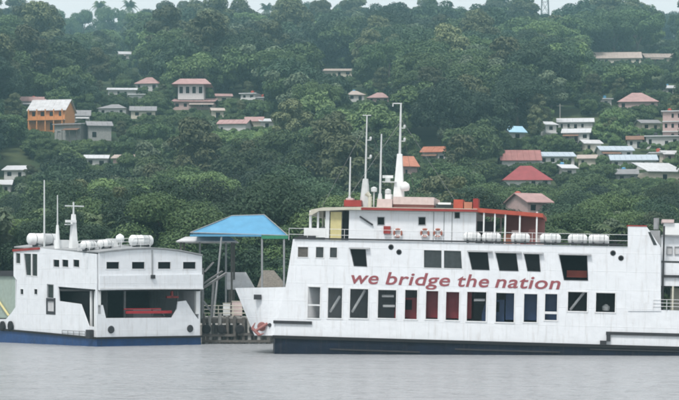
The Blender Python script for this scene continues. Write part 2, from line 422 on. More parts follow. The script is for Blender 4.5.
# weld seams and framing that show as faint ridges
for px in (345, 372, 420, 464, 519, 563, 592, 624):
    x = rx(px, 275); z1, z0 = rz(px, 283), rz(px, 272)
for q, a in zip(low_q, low_px):
    bars = ()
    if a[0] == 308: zz = rz(314, 305); bars = ((q[0][0], zz - .06, q[1][0], zz + .06),)
    if a[0] == 545: zz = rz(551, 311.5); bars = ((q[0][0], rz(551, 314), q[1][0], zz),)
    window(ferry, q, side(0), MAT['white_trim'], None, w=0.1, proud=0.04, bars=bars)
for i, q in enumerate(up_q):
    window(ferry, q, side(0), MAT['white_trim'] if i in (1, 2) else MAT['dark_trim'],
           MAT['glass_grey'] if i in (1, 2) else (None if i == 6 else MAT['glass_dark']), w=0.05, proud=0.03)
    if i not in (1, 2):
        hx = [p[0] for p in q]; zt = max(p[1] for p in q)
        hood = MB(); hood.add([(min(hx) - .1, -.02, zt + .1), (max(hx) + .25, -.02, zt + .1), (max(hx) + .25, -.30, zt + .0), (min(hx) - .1, -.30, zt + .0),
                               (min(hx) - .1, -.02, zt + .06), (max(hx) + .25, -.02, zt + .06), (max(hx) + .25, -.30, zt - .04), (min(hx) - .1, -.30, zt - .04)],
                              [(0, 1, 2, 3), (4, 7, 6, 5), (0, 4, 5, 1), (2, 6, 7, 3), (0, 3, 7, 4), (1, 5, 6, 2)])
        hood.build('window_hood', MAT['grey_paint'], ferry)
for i, q in enumerate(fr_q):
    window(ferry, q, side(0), MAT['white_trim'], MAT['glass_grey' if i else 'timber'], w=0.06)
for px, py in ports:
    yb = 1.2 if px == 258 else 0
    x, z = rs(px, py, yb if px == 258 else 0)
    if px == 258: continue
    p = MB(); p.lathe([(0, .16), (.05, .22), (.08, .22), (.1, .16)], (x, -.07, z), (0, 1, 0), 14)
    q = p.build('porthole', MAT['dark_trim'], ferry)
    MB().lathe([(0, .13), (.02, .13)], (x, -.085, z), (0, 1, 0), 12).build('pane', MAT['glass_dark'], q)
# structure behind the plating
X0, X1 = rx(288, 286), rx(790, 313)
def slab(name, px0, px1, py, y0, y1, th, mat, parent=ferry, yref=0.0):
    x0, z0 = rs(px0, py, yref); x1 = rx(px1, py, yref)
    return MB().box(x0, x1, y0, y1, z0 - th, z0).build(name, mat, parent)
XE = X1
z_car, z_pas, z_top = rz(450, 331), rz(450, 283), rz(450, 243.2)
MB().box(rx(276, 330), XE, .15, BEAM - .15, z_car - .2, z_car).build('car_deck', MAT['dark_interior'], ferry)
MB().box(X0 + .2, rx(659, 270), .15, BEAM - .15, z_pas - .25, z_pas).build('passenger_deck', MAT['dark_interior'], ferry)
MB().box(rx(294, 243) + .05, rx(628, 243), .15, BEAM - .15, z_top - .2, z_top).build('bridge_deck', MAT['grey_paint'], ferry)
MB().plate(wall_out, [], .14, side(BEAM - .14)).build('far_side_plating', MAT['white_paint'], ferry)
MB().box(rx(659, 270), rx(660.5, 270), .15, BEAM - .15, z_car, z_top).build('bulkhead', MAT['white_paint'], ferry)
(fx0, fz0), (fx1, fz1) = rs(286, 287), rs(293.4, 240)
mb = MB(); mb.add([(fx0, .14, fz0), (fx0, BEAM - .14, fz0), (fx1, BEAM - .14, fz1), (fx1, .14, fz1),
                   (fx0 + .12, .14, fz0), (fx0 + .12, BEAM - .14, fz0), (fx1 + .12, BEAM - .14, fz1), (fx1 + .12, .14, fz1)],
                  [(0, 1, 2, 3), (4, 7, 6, 5), (0, 4, 5, 1), (3, 2, 6, 7), (0, 3, 7, 4), (1, 5, 6, 2)])
mb.build('front_bulkhead', MAT['white_paint'], ferry)
MB().box(rx(300, 262), rx(655, 262), 3.2, 3.3, z_pas, z_top - .2).build('cabin_partition', MAT['dark_interior'], ferry)
# dark edge line of the bridge deck and rubbing strakes
x0, z0 = rs(294, 238.6); x1, z1 = rs(627, 246)
MB().box(x0 + .02, x1, -.12, .1, z0 - .02, z0 + .10).build('deck_edge', MAT['dark_trim'], ferry)
for (p0, q0, p1) in ((273.5, 321.8, 312), (606, 333, 790)):
    x0, z0 = rs(p0, q0); x1 = rx(p1, q0)
    MB().box(x0, x1, -.14, -.002, z0 - .12, z0 + .12).build('rubbing_strake', MAT['dark_trim'], ferry)
# lower hull
xa, za = rs(273, 335.5); xb, zb = rs(790, 350)
mb = MB()
def hull_ring(x, zt, ins):
    return [(x, -.05 + ins, zt), (x, -.05 + ins, -2.2), (x, BEAM + .05 - ins, -2.2), (x, BEAM + .05 - ins, zt)]
rings = [hull_ring(xa - .2, za, 1.4), hull_ring(xa + .15, za - .005, .12), hull_ring(xa + .8, za - .015, 0), hull_ring(xb, zb, 0)]
mb.v = [p for r in rings for p in r]
mb.f = [(i * 4 + j, (i + 1) * 4 + j, (i + 1) * 4 + (j + 1) % 4, i * 4 + (j + 1) % 4) for i in range(3) for j in range(4)] + [(0, 1, 2, 3), (12, 15, 14, 13)]
mb.build('lower_hull', MAT['navy_hull_paint'], ferry)
mb = MB(); mb.add([(xa, -.2, za - .22), (xb, -.2, zb - .22), (xb, -.2, zb + .03), (xa, -.2, za + .03),
                   (xa, -.052, za - .22), (xb, -.052, zb - .22), (xb, -.052, zb + .03), (xa, -.052, za + .03)],
                  [(0, 1, 2, 3), (4, 7, 6, 5), (0, 4, 5, 1), (3, 2, 6, 7), (0, 3, 7, 4), (1, 5, 6, 2)])
mb.build('rubbing_strake', MAT['black_rubber'], ferry)
mb = MB()
for px0, px1 in ((330, 420), (455, 560), (590, 720)):
    x0, z0 = rs(px0, 349); x1, z1 = rs(px1, 352)
    mb.add([(x0, -.13, z0 - .06), (x1, -.13, z1 - .06), (x1, -.13, z1 + .06), (x0, -.13, z0 + .06),
            (x0, -.052, z0 - .06), (x1, -.052, z1 - .06), (x1, -.052, z1 + .06), (x0, -.052, z0 + .06)],
           [(0, 1, 2, 3), (4, 7, 6, 5), (0, 4, 5, 1), (3, 2, 6, 7), (0, 3, 7, 4), (1, 5, 6, 2)])
mb.build('waterline_strake', MAT['dark_trim'], ferry)
# flared bow
mb = MB(); rows = []
for k in range(7):
    t = k / 6
    tp = (286 + (235 - 286) * t, 287 + 1.0 * t); bt = (274 + (254.5 - 274) * t, 335.5)
    yt, yb = 2.6 * t ** 1.8, 2.2 * t ** 1.5
    (xt, zt), (xbt, zbt) = rs(*tp, yt), rs(*bt, yb)
    rows.append(((xt, yt, zt), (xbt, yb, zbt)))
vs = []
for tpt, bpt in rows:
    n = 6
    for j in range(n + 1):
        s = j / n; x, y, z = [tpt[i] + (bpt[i] - tpt[i]) * s for i in range(3)]
        vs.append((x, y + 0.25 * math.sin(math.pi * s) * 0, z))
m = 7; K = len(vs)
vs += [(x, BEAM - y, z) for x, y, z in vs]
fs = [(i * m + j, (i + 1) * m + j, (i + 1) * m + j + 1, i * m + j + 1) for i in range(6) for j in range(6)]
fs += [tuple(K + q for q in reversed(f)) for f in list(fs)]
fs += [(6 * m + j, K + 6 * m + j, K + 6 * m + j + 1, 6 * m + j + 1) for j in range(6)]
fs += [(i * m + 6, (i + 1) * m + 6, K + (i + 1) * m + 6, K + i * m + 6) for i in range(6)]
mb.add(vs, fs); mb.build('bow', MAT['white_paint'], ferry)
zdk = rz(262, 294, 0)
MB().box(rx(243, 294, 2), rx(288, 294), 2.6, BEAM - 2.6, zdk - .1, zdk).build('foredeck', MAT['deck_green'], ferry)
def bowpt(px, py):   # a point on the near bow side
    t = max(0, min(1, (286 - px) / 51)); y = 2.4 * t ** 1.7; x, z = rs(px, py, y); return Vector((x, y, z))
p = bowpt(258, 297); MB().box(p.x - .3, p.x + .3, p.y - .28, p.y + .1, p.z - .2, p.z + .2).build('fairlead', MAT['dark_trim'], ferry)
p = bowpt(262, 327)
an = MB(); an.tube(p + Vector((-.5, -.35, -.35)), p + Vector((.5, -.25, .3)), .12); an.tube(p + Vector((-.75, -.3, -.1)), p + Vector((-.15, -.35, -.65)), .14)
an.tube(p + Vector((-.75, -.3, -.1)), p + Vector((-.5, -.35, .35)), .10, .03); an.tube(p + Vector((-.15, -.35, -.65)), p + Vector((.25, -.35, -.5)), .10, .03)
an.build('anchor', MAT['roof_rose'], ferry)
p = bowpt(262, 326.5); MB().lathe([(0, .34), (.1, .38)], (p.x, p.y - .12, p.z), (-.15, 1, 0), 14).build('anchor_recess', MAT['roof_rose'], ferry)
p = bowpt(270, 325); MB().lathe([(0, .16), (.2, .16)], (p.x, p.y - .15, p.z), (0, 1, 0), 10).build('hawse_pipe', MAT['dark_trim'], ferry)
x, z = rs(600, 341); mb = MB(); mb.box(x, x + .5, -.25, -.002, z - .3, z + .05); mb.box(x + .5, x + .8, -.2, -.002, z + .0, z + .7); mb.build('mooring_bollard', MAT['dark_trim'], ferry)
# lettering
def text_mesh(body, shear=0.0, offset=0.0):
    c = bpy.data.curves.new('lettering', 'FONT'); c.body = body; c.size = 1; c.shear = shear; c.offset = offset; c.extrude = 0.012
    c.space_character = 1.06
    o = bpy.data.objects.new('lettering', c); COL.objects.link(o)
    dg = bpy.context.evaluated_depsgraph_get(); me = bpy.data.meshes.new_from_object(o.evaluated_get(dg))
    bpy.data.objects.remove(o); return me
zl0, zl1 = rs(351, 283.2), rs(560.5, 289.2); slope = math.atan2(zl1[1] - zl0[1], zl1[0] - zl0[0])
xh = (rz(360, 273.5) - rz(360, 284.5)) / 0.625
for word, a, b in (('we', 351, 378.5), ('bridge', 385.5, 450), ('the', 457.5, 489), ('nation', 495, 560.5)):
    me = text_mesh(word, 0.19, 0.014); bx = [v.co.x for v in me.vertices]
    me.transform(Matrix.Translation((-min(bx), 0, 0))); me.materials.clear()
    x0, x1 = rx(a, 284), rx(b, 284); z0 = zl0[1] + (x0 - zl0[0]) * math.tan(slope)
    lt = link_mesh('lettering', me, MAT['letter_red'], ferry)
    lt.matrix_basis = Matrix.Translation((x0, -.016, z0)) @ Matrix.Rotation(-slope, 4, 'Y') @ Matrix.Rotation(R(90), 4, 'X') @ Matrix.Diagonal(((x1 - x0) / (max(bx) - min(bx)), xh, 1, 1))
# funnel casing
cz0 = rz(645, 311)
mb = MB(); mb.plate([rs(628, 226), rs(646, 225.5), rs(660, 246), rs(661, 311), rs(628, 311)], [], 3.0, lambda u, v, d: (u, -.06 + d, v))
cas = mb.build('funnel_casing', MAT['white_paint'], ferry)
x0, z0 = rs(627, 226); x1 = rx(647, 226)
MB().box(x0, x1, -.10, 3.0, z0 - .02, z0 + .07).build('casing_cap', MAT['red_paint'], cas)
q = [rs(648, 232), rs(650.5, 232), rs(657, 245), rs(653.5, 245)]
MB().plate(q, [], .02, lambda u, v, d: (u, -.085 + d, v)).build('casing_vent', MAT['glass_grey'], cas)
xq, zq = rs(650, 229, 1.5); mb = MB(); mb.box(xq - .1, xq + .8, 1.5, 2.6, zq - 1.2, zq - .1); mb.tube((xq + .5, 2.2, zq), (xq + .5, 2.2, zq + .9), .22, n=10); mb.build('exhaust_box', MAT['grey_paint'], ferry)
# stern house beyond the casing
ys0 = .6
mb = MB(); mb.box(rx(661.5, 262, ys0), XE, ys0, ys0 + .12, rz(672, 286, ys0), rz(672, 263, ys0)); mb.build('stern_bulwark', MAT['white_paint'], ferry)
mb = MB(); mb.box(rx(662, 276, ys0), XE, ys0 - .18, ys0 - .004, rz(672, 277.5, ys0), rz(672, 275, ys0)); mb.build('rubbing_strake', MAT['dark_trim'], ferry)
mb = MB(); mb.box(rx(661.5, 240, 1.2), XE, 1.2, BEAM - 1.2, rz(672, 261, 1.2), rz(672, 236.5, 1.2)); sh = mb.build('stern_cabin', MAT['white_paint'], ferry)
for a in ((667, 247, 672, 254), (675, 247, 682, 254), (686, 247, 693, 254)):
    q = [(rx(a[0], a[1], 1.2), rz(a[0], a[1], 1.2)), (rx(a[2], a[1], 1.2), rz(a[2], a[1], 1.2)), (rx(a[2], a[3], 1.2), rz(a[2], a[3], 1.2)), (rx(a[0], a[3], 1.2), rz(a[0], a[3], 1.2))]
    window(ferry, q, side(1.12), MAT['grey_paint'], MAT['roof_pale'], w=.04, proud=.02)
MB().box(rx(661.5, 235, .8), XE, .8, BEAM - .8, rz(672, 236.3, .8), rz(672, 235, .8)).build('cabin_roof', MAT['grey_paint'], ferry)
mb = MB(); mb.box(rx(664, 224, 1.6), rx(690, 224, 1.6), 1.6, 4, rz(670, 234.8, 1.6), rz(670, 223, 1.6)); mb.build('deck_locker', MAT['white_plain'], ferry)
mb = MB(); mb.box(rx(662, 223, 1.5), rx(674, 223, 1.5), 1.4, 4.2, rz(670, 222.8, 1.6), rz(670, 219.5, 1.6)); mb.build('locker_lid', MAT['pink_box_paint'], ferry)
MB().box(rx(664, 286, ys0), XE, ys0 + .12, BEAM - ys0, rz(672, 287, ys0), rz(672, 285.5, ys0)).build('stern_deck', MAT['dark_interior'], ferry)
MB().box(rx(670, 300, 2.5), XE, 2.5, 2.6, rz(672, 311, 2.5), rz(672, 288, 2.5)).build('stern_partition', MAT['cream_paint'], ferry)
for px in (661.8, 672, 690):
    x = rx(px, 290, .3); MB().box(x, x + .14, .3, .44, rz(px, 312, .3), rz(px, 226 if px < 663 else 286, .3)).build('pillar', MAT['dark_trim' if px < 663 else 'cream_paint'], ferry)
x0, z0 = rs(653, 309.5, -.05); railing(ferry, [(x0, -.12, z0), (rx(790, 312), -.12, rz(790, 312.6))], .8, MAT['white_trim'], 1.0, 3)
# bridge house
HY0, HY1 = 1.6, BEAM - 1.6
def hs(px, py): return rs(px, py, HY0)
zr = hs(420, 211.5)[1]; zd = z_top
hx0, hx1 = hs(349, 220)[0], hs(476, 220)[0]
hw = [[hs(a, b)for a, b in ((p - 3.2, r - 3.6), (p + 3.2, r - 3.6), (p + 3.2, r + 3.6), (p - 3.2, r + 3.6))] for p, r in ((381, 221), (422, 221))]
hw.append([hs(455, 212.5), hs(459.5, 212.5), hs(459.5, 218), hs(455, 218)])
mb = MB(); mb.plate([(hx0, zd), (hx0, zr), (hx1, zr), (hx1, zd)], hw, .1, side(HY0)); mb.build('bridge_wall', MAT['white_paint'], ferry)
MB().box(hx0, hx1, HY1, HY1 + .1, zd, zr).build('bridge_wall', MAT['white_paint'], ferry)
MB().box(hx1 - .1, hx1, HY0 + .1, HY1, zd, zr).build('bridge_wall', MAT['white_paint'], ferry)
MB().box(hx0, hx0 + .1, HY0 + .1, HY1, zd, zr).build('bridge_wall', MAT['white_paint'], ferry)
for q in hw: window(ferry, q, side(HY0), MAT['grey_paint'], MAT['glass_dark'], w=.05)
for px in (433.5, 444, 452):   # panel joints and door
    x = hs(px, 225)[0]; MB().box(x - .03, x + .03, HY0 - .03, HY0 - .002, zd, zr).build('panel_batten', MAT['grey_paint'], ferry)
xh0 = hs(309, 212)[0]
zroof = hs(330, 209.5)[1]
mb = MB(); mb.plate([(xh0 + .05, zroof - .5), (xh0 + .25, zroof - .05), (xh0 + 1.2, zroof + .14), (hx0 + 1.2, zr + .28), (hx1 + .1, zr + .28), (hx1 + .1, zr + .02), (hx0, zr + .02), (xh0 + .9, zroof - .14), (xh0 + .3, zroof - .5)], [], HY1 - HY0 + 1.0, lambda u, v, d: (u, HY0 - .5 + d, v))
mb.build('bridge_roof', MAT['cream_paint'], ferry)
MB().box(hs(362, 210)[0], hx1 + .15, HY0 - .56, HY0 - .504, zr + .03, zr + .22).build('roof_trim', MAT['red_paint'], ferry)
# open wheelhouse front
bx0 = hs(304, 230)[0]; zb_ = hs(315, 226)[1]
MB().box(bx0, hs(328, 230)[0], HY0 - .02, HY0 + .08, zd + .3, hs(315, 228)[1]).build('wing_bulwark', MAT['white_plain'], ferry)
MB().box(bx0 - .4, bx0 + 1.0, HY0 - .3, HY0 - .03, zd + .02, zd + .42).build('deck_locker', MAT['dark_trim'], ferry)
for px, w in ((310.5, .10), (318, .08), (327.5, .16)):
    x, _ = hs(px, 220); MB().box(x - w, x + w, HY0 - .03, HY0 + .15, zd + (.4 if px < 325 else 0), zroof - .1).build('pillar', MAT['white_plain'], ferry)
    MB().box(x - w, x + w, HY1 - .15, HY1 + .03, zd, zroof - .1).build('pillar', MAT['white_plain'], ferry)
xw = hs(321, 220)[0]
mb = MB(); mb.plate([(2.2, zd), (2.2, zroof - .15), (BEAM - 2.2, zroof - .15), (BEAM - 2.2, zd)], [[(2.6 + i * 1.75, zd + 1.15), (2.6 + i * 1.75, zd + 2.0), (4.1 + i * 1.75, zd + 2.0), (4.1 + i * 1.75, zd + 1.15)] for i in range(4)], .1, lambda u, v, d: (xw + d, u, v))
mb.build('wheelhouse_front', MAT['cream_paint'], ferry)
MB().box(hs(320, 228)[0], hs(330, 228)[0], 2.0, 2.08, zd, zroof - 1.4).build('wheelhouse_wall', MAT['grey_paint'], ferry)
MB().box(hs(330.5, 220)[0], hs(341.5, 220)[0], HY0, HY0 + .08, zd, zr - .15).build('door', MAT['yellow_paint'], ferry)
MB().box(hs(342, 220)[0], hs(349, 220)[0], HY0 + .25, HY0 + .3, zd, zr - .05).build('doorway', MAT['glass_dark'], ferry)
p, q = hs(360, 216.5), hs(373, 225); MB().tube((p[0], HY0 - .15, p[1]), (q[0], HY0 - .1, q[1]), .07).build('stowed_boom', MAT['dark_trim'], ferry)
x, z = hs(387, 230); MB().box(x - .25, x + .3, HY0 - .3, HY0 - .01, z - .3, z + .3).build('fire_hose_box', MAT['red_paint'], ferry)
railing(ferry, [(bx0 - 1, .25, z_top), (rx(628, 243), .25, z_top)], .95, MAT['white_trim'], 1.5, 2, .02)
# roof gear
zrt = zr + .28
def rbox(name, px0, px1, py0, py1, y0, y1, mat):
    x0, x1 = rx(px0, (py0 + py1) / 2, y0), rx(px1, (py0 + py1) / 2, y0); xm = (px0 + px1) / 2
    return MB().box(x0, x1, y0, y1, rz(xm, py1, y0), rz(xm, py0, y0)).build(name, mat, ferry)
rbox('roof_locker', 344, 361, 200, 206.5, 2.4, 4, MAT['red_paint'])
rbox('roof_locker', 346, 353, 198, 201, 2.5, 3.4, MAT['pink_box_paint'])
rbox('roof_house', 377, 392, 199, 210, 2.2, 8, MAT['pink_box_paint'])
rbox('roof_house', 393, 434, 197, 204.5, 2.4, 8, MAT['pink_box_paint'])
rbox('roof_house_base', 393.2, 434, 204.5, 210, 2.6, 8, MAT['roof_rose'])
rbox('roof_vent', 385, 391, 194, 199, 3, 4, MAT['white_plain'])
rbox('roof_tank', 436, 452.5, 204, 210.5, 2.6, 4.5, MAT['glass_grey'])
rbox('roof_tank', 438, 451, 202.5, 204.5, 2.4, 4.6, MAT['white_plain'])
rbox('red_locker', 453.5, 463, 199.5, 210.5, 2.2, 4, MAT['orange_red_paint'])
rbox('red_locker', 464, 472, 202, 210.5, 2.2, 4, MAT['roof_orange'])
rbox('red_locker', 473, 478, 198.5, 210.5, 2.3, 4.2, MAT['red_paint'])
# aft awning
yA = 1.4
x0, z0 = rs(473, 207.5, yA); x1, z1 = rs(543, 213.5, yA)
mb = MB(); mb.add([(x0, yA, z0), (x1, yA, z1), (x1, HY1, z1), (x0, HY1, z0), (x0, yA, z0 - .34), (x1, yA, z1 - .3), (x1, HY1, z1 - .3), (x0, HY1, z0 - .34)],
                  [(0, 1, 2, 3), (4, 7, 6, 5), (0, 4, 5, 1), (1, 5, 6, 2), (2, 6, 7, 3), (3, 7, 4, 0)])
aw = mb.build('awning', MAT['orange_red_paint'], ferry)
for px in (484, 495, 505.5, 520, 537):
    x, z = rs(px, 213, yA + .1)
    for yy in (yA + .1, HY1 - .2): MB().box(x - .06, x + .06, yy, yy + .12, z_top, z + .1).build('awning_post', MAT['white_plain'], ferry)
MB().box(rx(474, 230, 3), rx(494, 230, 3), 3, 3.6, z_top, z_top + 1.9).build('deck_cabinet', MAT['dark_interior'], ferry)
for px in (512, 527):
    x = rx(px, 235, 4); mb = MB(); mb.box(x, x + 1.3, 4, 4.5, z_top + .38, z_top + .44); mb.box(x, x + 1.3, 4.5, 4.55, z_top + .4, z_top + .9); mb.box(x, x + .06, 4, 4.5, z_top, z_top + .38); mb.box(x + 1.24, x + 1.3, 4, 4.5, z_top, z_top + .38)
    mb.build('bench', MAT['roof_rose'], ferry)
MB().box(rx(506, 222, 5.5), rx(545, 222, 5.5), 5.5, 5.6, z_top, rz(525, 215, 5.5)).build('awning_screen', MAT['roof_rose'], ferry)
for px, h_, mt in ((508, .9, 'roof_orange'), (516, 1.2, 'pink_box_paint'), (524, .8, 'red_paint'), (533, 1.3, 'roof_rose'), (541, .9, 'pink_box_paint')):
    x = rx(px, 230, 2.6); MB().box(x - .35, x + .35, 2.6, 3.3, z_top, z_top + h_).build('deck_locker', MAT[mt], ferry)
# masts
def mast(px, py0, py1, y, r0, r1, base=None):
    x, zt = rs(px, py0, y); zb0 = rs(px, py1, y)[1]
    mb = MB(); mb.tube((x, y, min(zb0, zrt)), (x, y, zt), r0, r1, 8)
    o = mb.build('mast', MAT['mast_paint'], ferry)
    if base:
        MB().tube((x, y, zrt - .05), (x, y, zrt + base[1]), base[0], base[0] * .45, 8).build('mast_foot', MAT['mast_paint'], o)
    return o, x, zt
mast(350.5, 157, 204, 3.0, .09, .05, (.25, .9))
o, x, zt = mast(367, 115, 206, 3.6, .10, .05, (.50, 2.4))
MB().box(x - .35, x + .35, 3.55, 3.65, zt - .06, zt).build('crossbar', MAT['mast_paint'], o)
mast(381.5, 134, 204, 3.3, .10, .06, (.3, 1.2))
o, x, zt = mast(401, 103, 204, 4.5, .15, .07)
z155 = rs(401, 154, 4.5)[1]; z196 = rs(401, 198, 4.5)[1]
mb = MB(); mb.add([(x + sx_ * w, 4.5 + sy_ * w, z) for z, w in ((z196 - .3, .45), (z155, .20)) for sx_, sy_ in ((-1, -1), (1, -1), (1, 1), (-1, 1))],
                  [(0, 1, 5, 4), (1, 2, 6, 5), (2, 3, 7, 6), (3, 0, 4, 7), (4, 5, 6, 7)])
mb.build('mast_tower', MAT['white_plain'], o)
mb = MB(); mb.box(x - .7, x + .08, 4.44, 4.56, zt - .08, zt); mb.box(x - .7, x - .62, 4.44, 4.56, zt - .3, zt); mb.build('crossbar', MAT['mast_paint'], o)
for py, w in ((180, .62),):
    zz = rs(393, py, 4)[1]
    mb = MB(); mb.box(x - 1.1 - w * .4, x - .2, 3.9, 4.3, zz - .2, zz - .12); mb.lathe([(0, .22), (.25, .22)], (x - .9, 4.1, zz - .12), (0, 0, 1), 10)
    mb.build('radar_platform', MAT['mast_paint'], o)
    MB().box(x - .9 - w * .7, x - .9 + w * .7, 4.02, 4.18, zz + .15, zz + .38).build('radar_scanner', MAT['white_plain'], o)
mb = MB(); mb.lathe([(0, .1), (.05, .35), (.35, .42), (.6, .33), (.78, .05)], (x + .55, 3.9, rs(407, 190, 4)[1] - .1), (0, 0, 1), 12); mb.build('radar_dome', MAT['white_plain'], o, True)
for px, py in ((374, 191), (388, 193)):
    xx, zz = rs(px, py, 3.2); mb = MB(); mb.tube((xx, 3.2, zrt), (xx, 3.2, zz), .06); mb.lathe([(-.1, .05), (-.05, .25), (.25, .25), (.35, .05)], (xx, 3.2, zz), (0, 0, 1), 10); mb.build('searchlight', MAT['mast_paint'], ferry)
xx, zz = rs(370, 200, 2.6); mb = MB(); mb.tube((xx, 2.6, zrt), (xx, 2.6, zz + .3), .16); mb.tube((xx, 2.6, zz + .3), (xx - .3, 2.6, zz + .55), .16, .22); mb.build('cowl_vent', MAT['cream_paint'], ferry)
def stay(p, q, parent=ferry):
    MB().tube(p, q, .014, n=4).build('stay_wire', MAT['steel'], parent)
xm_, ym_ = rx(401, 150, 4.5), 4.5; zm_ = rs(401, 120, 4.5)[1]
stay((xm_, ym_, zm_), (xm_ - 4.5, 2.4, zrt)); stay((xm_, ym_, zm_), (xm_ + 5.2, 2.4, zrt)); stay((xm_, ym_, zm_), (xm_ + 1.0, 9.5, zrt))
x2_ = rx(367, 150, 3.6); z2_ = rs(367, 122, 3.6)[1]
stay((x2_, 3.6, z2_), (x2_ - 3.4, 2.2, zrt)); stay((x2_, 3.6, z2_), (x2_ + 2.4, 8.5, zrt))
for px, py, y in ((401, 128, 4.5), (401, 141, 4.5), (367, 140, 3.6), (367, 158, 3.6)):
    x_, z_ = rs(px, py, y); mb = MB(); mb.box(x_ + .04, x_ + .34, y - .05, y + .05, z_ - .04, z_ + .02); mb.lathe([(0, .06), (.05, .1), (.2, .1), (.25, .05)], (x_ + .3, y, z_ + .02), (0, 0, 1), 8); mb.build('navigation_lamp', MAT['mast_paint'], ferry)
# interior bits that show through openings
mb = MB()
for (p0, q0, p1, q1) in ((352, 312, 365, 290), (570, 310, 585, 291), (382, 296, 394, 296), (383, 306, 395, 306), (474, 300, 485, 300), (330, 312, 340, 296)):
    (a0, b0), (a1, b1) = rs(p0, q0, .9), rs(p1, q1, .9); mb.tube((a0, .9, b0), (a1, .9, b1), .11, n=6)
mb.build('stair_stringer', MAT['white_plain'], ferry)
mb = MB()
for px in (325, 374, 422, 491, 541, 592): x = rx(px, 305, .5); mb.box(x - .12, x + .12, .4, .7, z_car, z_pas - .25)
mb.build('hull_frame', MAT['grey_paint'], ferry)
x, z = rs(573, 276, 1.0); mb = MB(); mb.box(x - .5, x + 1.1, 1.0, 1.45, z - .1, z); mb.box(x - .5, x + 1.1, 1.45, 1.5, z, z + .45)
mb.build('seat_row', MAT['orange_red_paint'], ferry)
x, z = rs(606, 308, 1.2); MB().lathe([(0, .3), (.3, .34), (.5, .1)], (x, 1.2, z - .2), (0, 0, 1), 10).build('deck_bucket', MAT['white_plain'], ferry)

def on_ferry(px, py, y): p = rs(px, py, y); return Vector((p[0], y, p[1]))
def veh(px, y): return FM @ Matrix.Translation((rx(px, 315, y), y, z_car))
truck(veh(434, 2.2), 6.2, MAT['bus_red'], MAT['bus_red'], 2.6, 'red box truck seen through the lower openings under the word bridge')
truck(veh(520, 2.2), 6.0, MAT['truck_blue'], MAT['truck_blue'], 2.6, 'blue box truck seen through the lower openings under the word nation')

# life raft canisters and lifebuoys
def canister(parentM, length, r, label, group, n_bands=2):
    t = empty('life_raft', parentM); tag(t, label, 'life raft', group)
    L = length / 2
    MB().lathe([(-L, r * .45), (-L + .06, r * .75), (-L + .2, r), (-.03, r), (-.03, r * 1.06), (.03, r * 1.06), (.03, r), (L - .2, r), (L - .06, r * .75), (L, r * .45)],
               (0, 0, r + .12), (1, 0, 0), 16).build('shell', MAT['white_plain'], t, True)
    for s in (-1, 1):
        MB().lathe([(0, r * 1.02), (.07, r * 1.02)], (s * L * .55 - .035, 0, r + .12), (1, 0, 0), 16).build('strap', MAT['grey_paint'], t)
        MB().box(s * L * .5 - .08, s * L * .5 + .08, -r * .8, r * .8, 0, .3).build('cradle', MAT['dark_trim'], t)
    return t
spots = [(463.5, 481, 'white life raft canister on the deck edge, nearest to the bridge wall'), (482, 501, 'white life raft canister, second from the bridge wall on the ferry deck edge'),
         (511, 530, 'white life raft canister standing alone below the red awning'), (540, 561, 'white life raft canister just aft of the red awning end'),
         (568, 587.5, 'white life raft canister, left one of the pair near the funnel casing'), (588.5, 609, 'white life raft canister closest to the funnel casing')]
for p0, p1, lab in spots:
    x0, x1 = rx(p0, 236, .75), rx(p1, 236, .75)
    canister(FM @ Matrix.Translation(((x0 + x1) / 2, .75, z_top)), x1 - x0, .40, lab, 'life rafts on the large ferry')
BUOY = torus_mesh('ring', .30, .085)
for px, lab in ((398, 'orange and white lifebuoy on the bridge wall beside the red hose box'), (425, 'orange and white lifebuoy on the bridge wall, left one of two close together'), (438, 'orange and white lifebuoy on the bridge wall, right one of two close together')):
    x, z = hs(px, 233); t = empty('lifebuoy', FM @ Matrix.Translation((x, HY0 - .14, z))); tag(t, lab, 'lifebuoy', 'lifebuoys on the bridge wall')
    link_mesh('ring', BUOY, MAT['lifebuoy_orange'], t)
    for k in range(4):
        a = math.pi / 4 + k * math.pi / 2
        d = Vector((math.cos(a), 0, math.sin(a))); s_ = Vector((-math.sin(a), 0, math.cos(a)))
        b = MB(); b.tube(d * .3 - s_ * .05, d * .3 + s_ * .05, .095, n=10); b.build('band', MAT['white_plain'], t)

# ------------------------------------------------------------------ smaller ferry on the left
LM = Matrix.Translation(at(97, 346, 176))
LM.translation.z = 0
LM = LM @ Matrix.Rotation(R(37), 4, 'Z')
FL = Frame(LM)
def le(px, py, y=0.0): p = FL.plane(px, py, 1, y); return (p.x, p.z)
def ls(px, py, x=0.0): p = FL.plane(px, py, 0, x); return (p.y, p.z)
def end3(y): return lambda u, v, d: (u, y + d, v)
def sid3(x): return lambda u, v, d: (x + d, u, v)
f2 = empty('car_ferry', LM); tag(f2, 'smaller white ferry with a bright blue hull and open end, farther ship on the left', 'ferry', 'ferries')
WB = le(200, 300)[0]                     # beam
YB = ls(14, 260)[0]                      # length of the deck house
YF = ls(-60, 325)[0]
Y9 = ls(-30, 320)[0]
def lq(*pts): return [ls(*p) for p in pts]
small = [lq((a, 259.5), (a + 6, 260), (a + 6, 267), (a, 266.5)) for a in (53.5, 62.5, 73.5)]
slits = [lq((a, 289), (a + 3, 289.2), (a + 3, 294.4), (a, 294)) for a in (20.5, 34.5)]
whl = [lq((16, 253), (20.5, 253.4), (20.5, 263.5), (16, 263)), lq((24, 253.5), (37.5, 254), (37.5, 276), (26, 275))]
doorq = lq((47.5, 284.5), (53.5, 285), (53.5, 298), (47.5, 297.5)); door2 = lq((47.8, 301), (54, 301.2), (54, 311.5), (47.8, 311))
strip = lq((58, 286.5), (95.3, 289.5), (95.3, 327), (88.5, 326), (80.5, 304), (59, 301))
